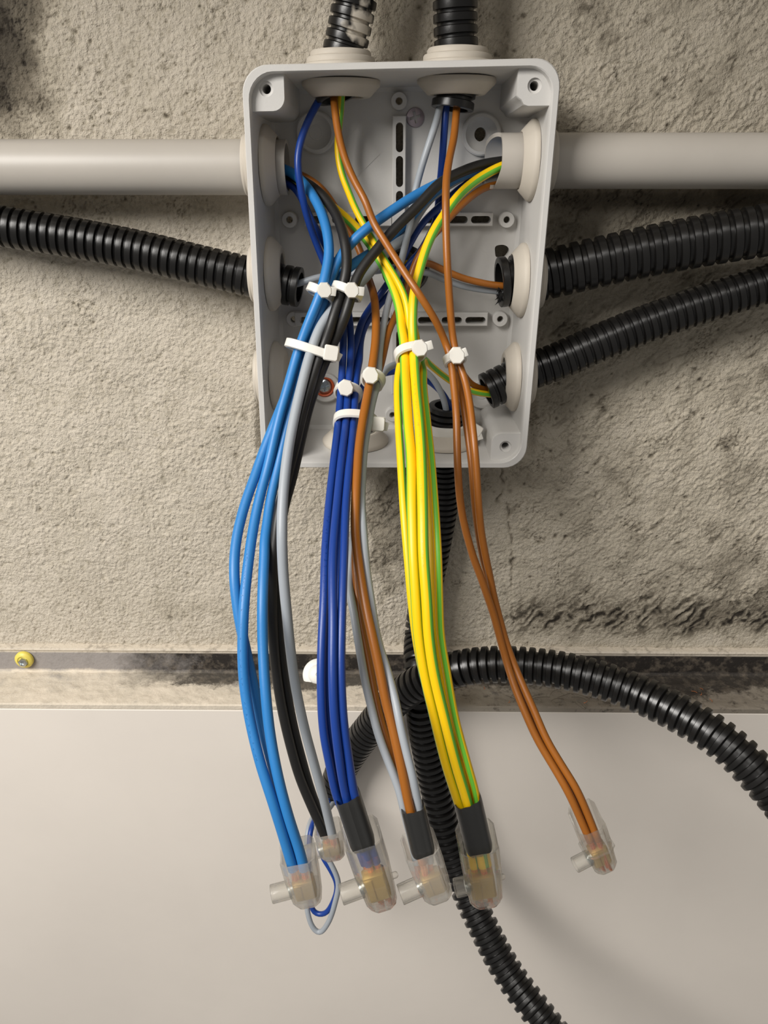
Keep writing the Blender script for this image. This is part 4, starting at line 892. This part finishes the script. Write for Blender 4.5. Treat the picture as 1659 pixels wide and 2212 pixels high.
G().lathe(c_, ax, [(5.4, .8), (5.3, 1.5), (4.8, 2.3), (3.8, 2.9), (2.4, 3.3), (1.2, 3.4), (1.0, 3.0), (.01, 3.0)], 36).build('dome', 'white_plug', T)
G().lathe(c_, ax, [(.01, -1.0), (8.0, -1.0), (8.5, -.5), (8.4, .2), (7.6, .8), (5.6, 1.0), (.01, 1.0)], 44).build('flange', 'white_plug', T)
G().lathe(c_, ax, [(2.0, -10), (2.0, -.8)], 16).build('shank', 'zinc', T)
rs = random.Random(4)
OFF = ['just left of the right brown bundle', 'close right of the yellow bundle under the arch', 'at the ledge edge right of the brown bundle', 'upper left of the cluster below the arched conduit', 'topmost of the cluster at the far right', 'lowest and rightmost on the ledge', 'in the middle of the far right cluster', 'half hidden under the arched conduit']
for (px, py), ol in zip(((1100, 1515), (1046, 1487), (1265, 1517), (1500, 1492), (1516, 1486), (1537, 1510), (1515, 1497), (1420, 1506)), OFF):
    Yd = -31 + (1525 - py) * .40 if py < 1523 else -30; Yd = max(-28, min(-8, Yd - 1))
    c_ = P(px, py, Yd); c_.z = LEDGE_Z + .9; an = rs.uniform(0, 3.1); d = Vector((math.cos(an), math.sin(an), .05)); ln = rs.uniform(1.2, 3.4); s_ = d.cross(EZ)
    g = G().rings([[c_ + d * (ln * (k / 4 - .5)) + s_ * (.4 * math.sin(k * 1.1) + .14 * math.cos(q * 1.2566)) + EZ * (.14 * math.sin(q * 1.2566) + .12 * k) for q in range(5)] for k in range(5)], cap0=True, cap1=True)
    o = g.build('copper_offcut', 'copper'); prop(o, 'tiny copper offcut ' + ol, 'offcut', 'copper offcuts on the ledge')
g = G()
for k in range(26):
    px = rs.uniform(1090, 1320); c_ = P(px, 1500, -20); an = rs.uniform(0, 6.28); ln = rs.uniform(5, 13); bend = rs.uniform(-.6, .6)
    y0 = rs.uniform(-29, -12); pts = [Vector((c_.x + ln * q / 6 * math.cos(an + bend * q / 6), y0 + ln * q / 6 * math.sin(an + bend * q / 6) * .6, LEDGE_Z + 1.0 + .8 * math.sin(q * .5))) for q in range(7)]
    g.rings([[p + Vector((0, .09 * math.cos(v * 2.09), .09 * math.sin(v * 2.09))) for v in range(3)] for p in pts])
o = g.build('lint_fibres', 'fibre'); prop(o, 'scatter of dark hair-like fibres on the dusty ledge', 'lint', kind='stuff')
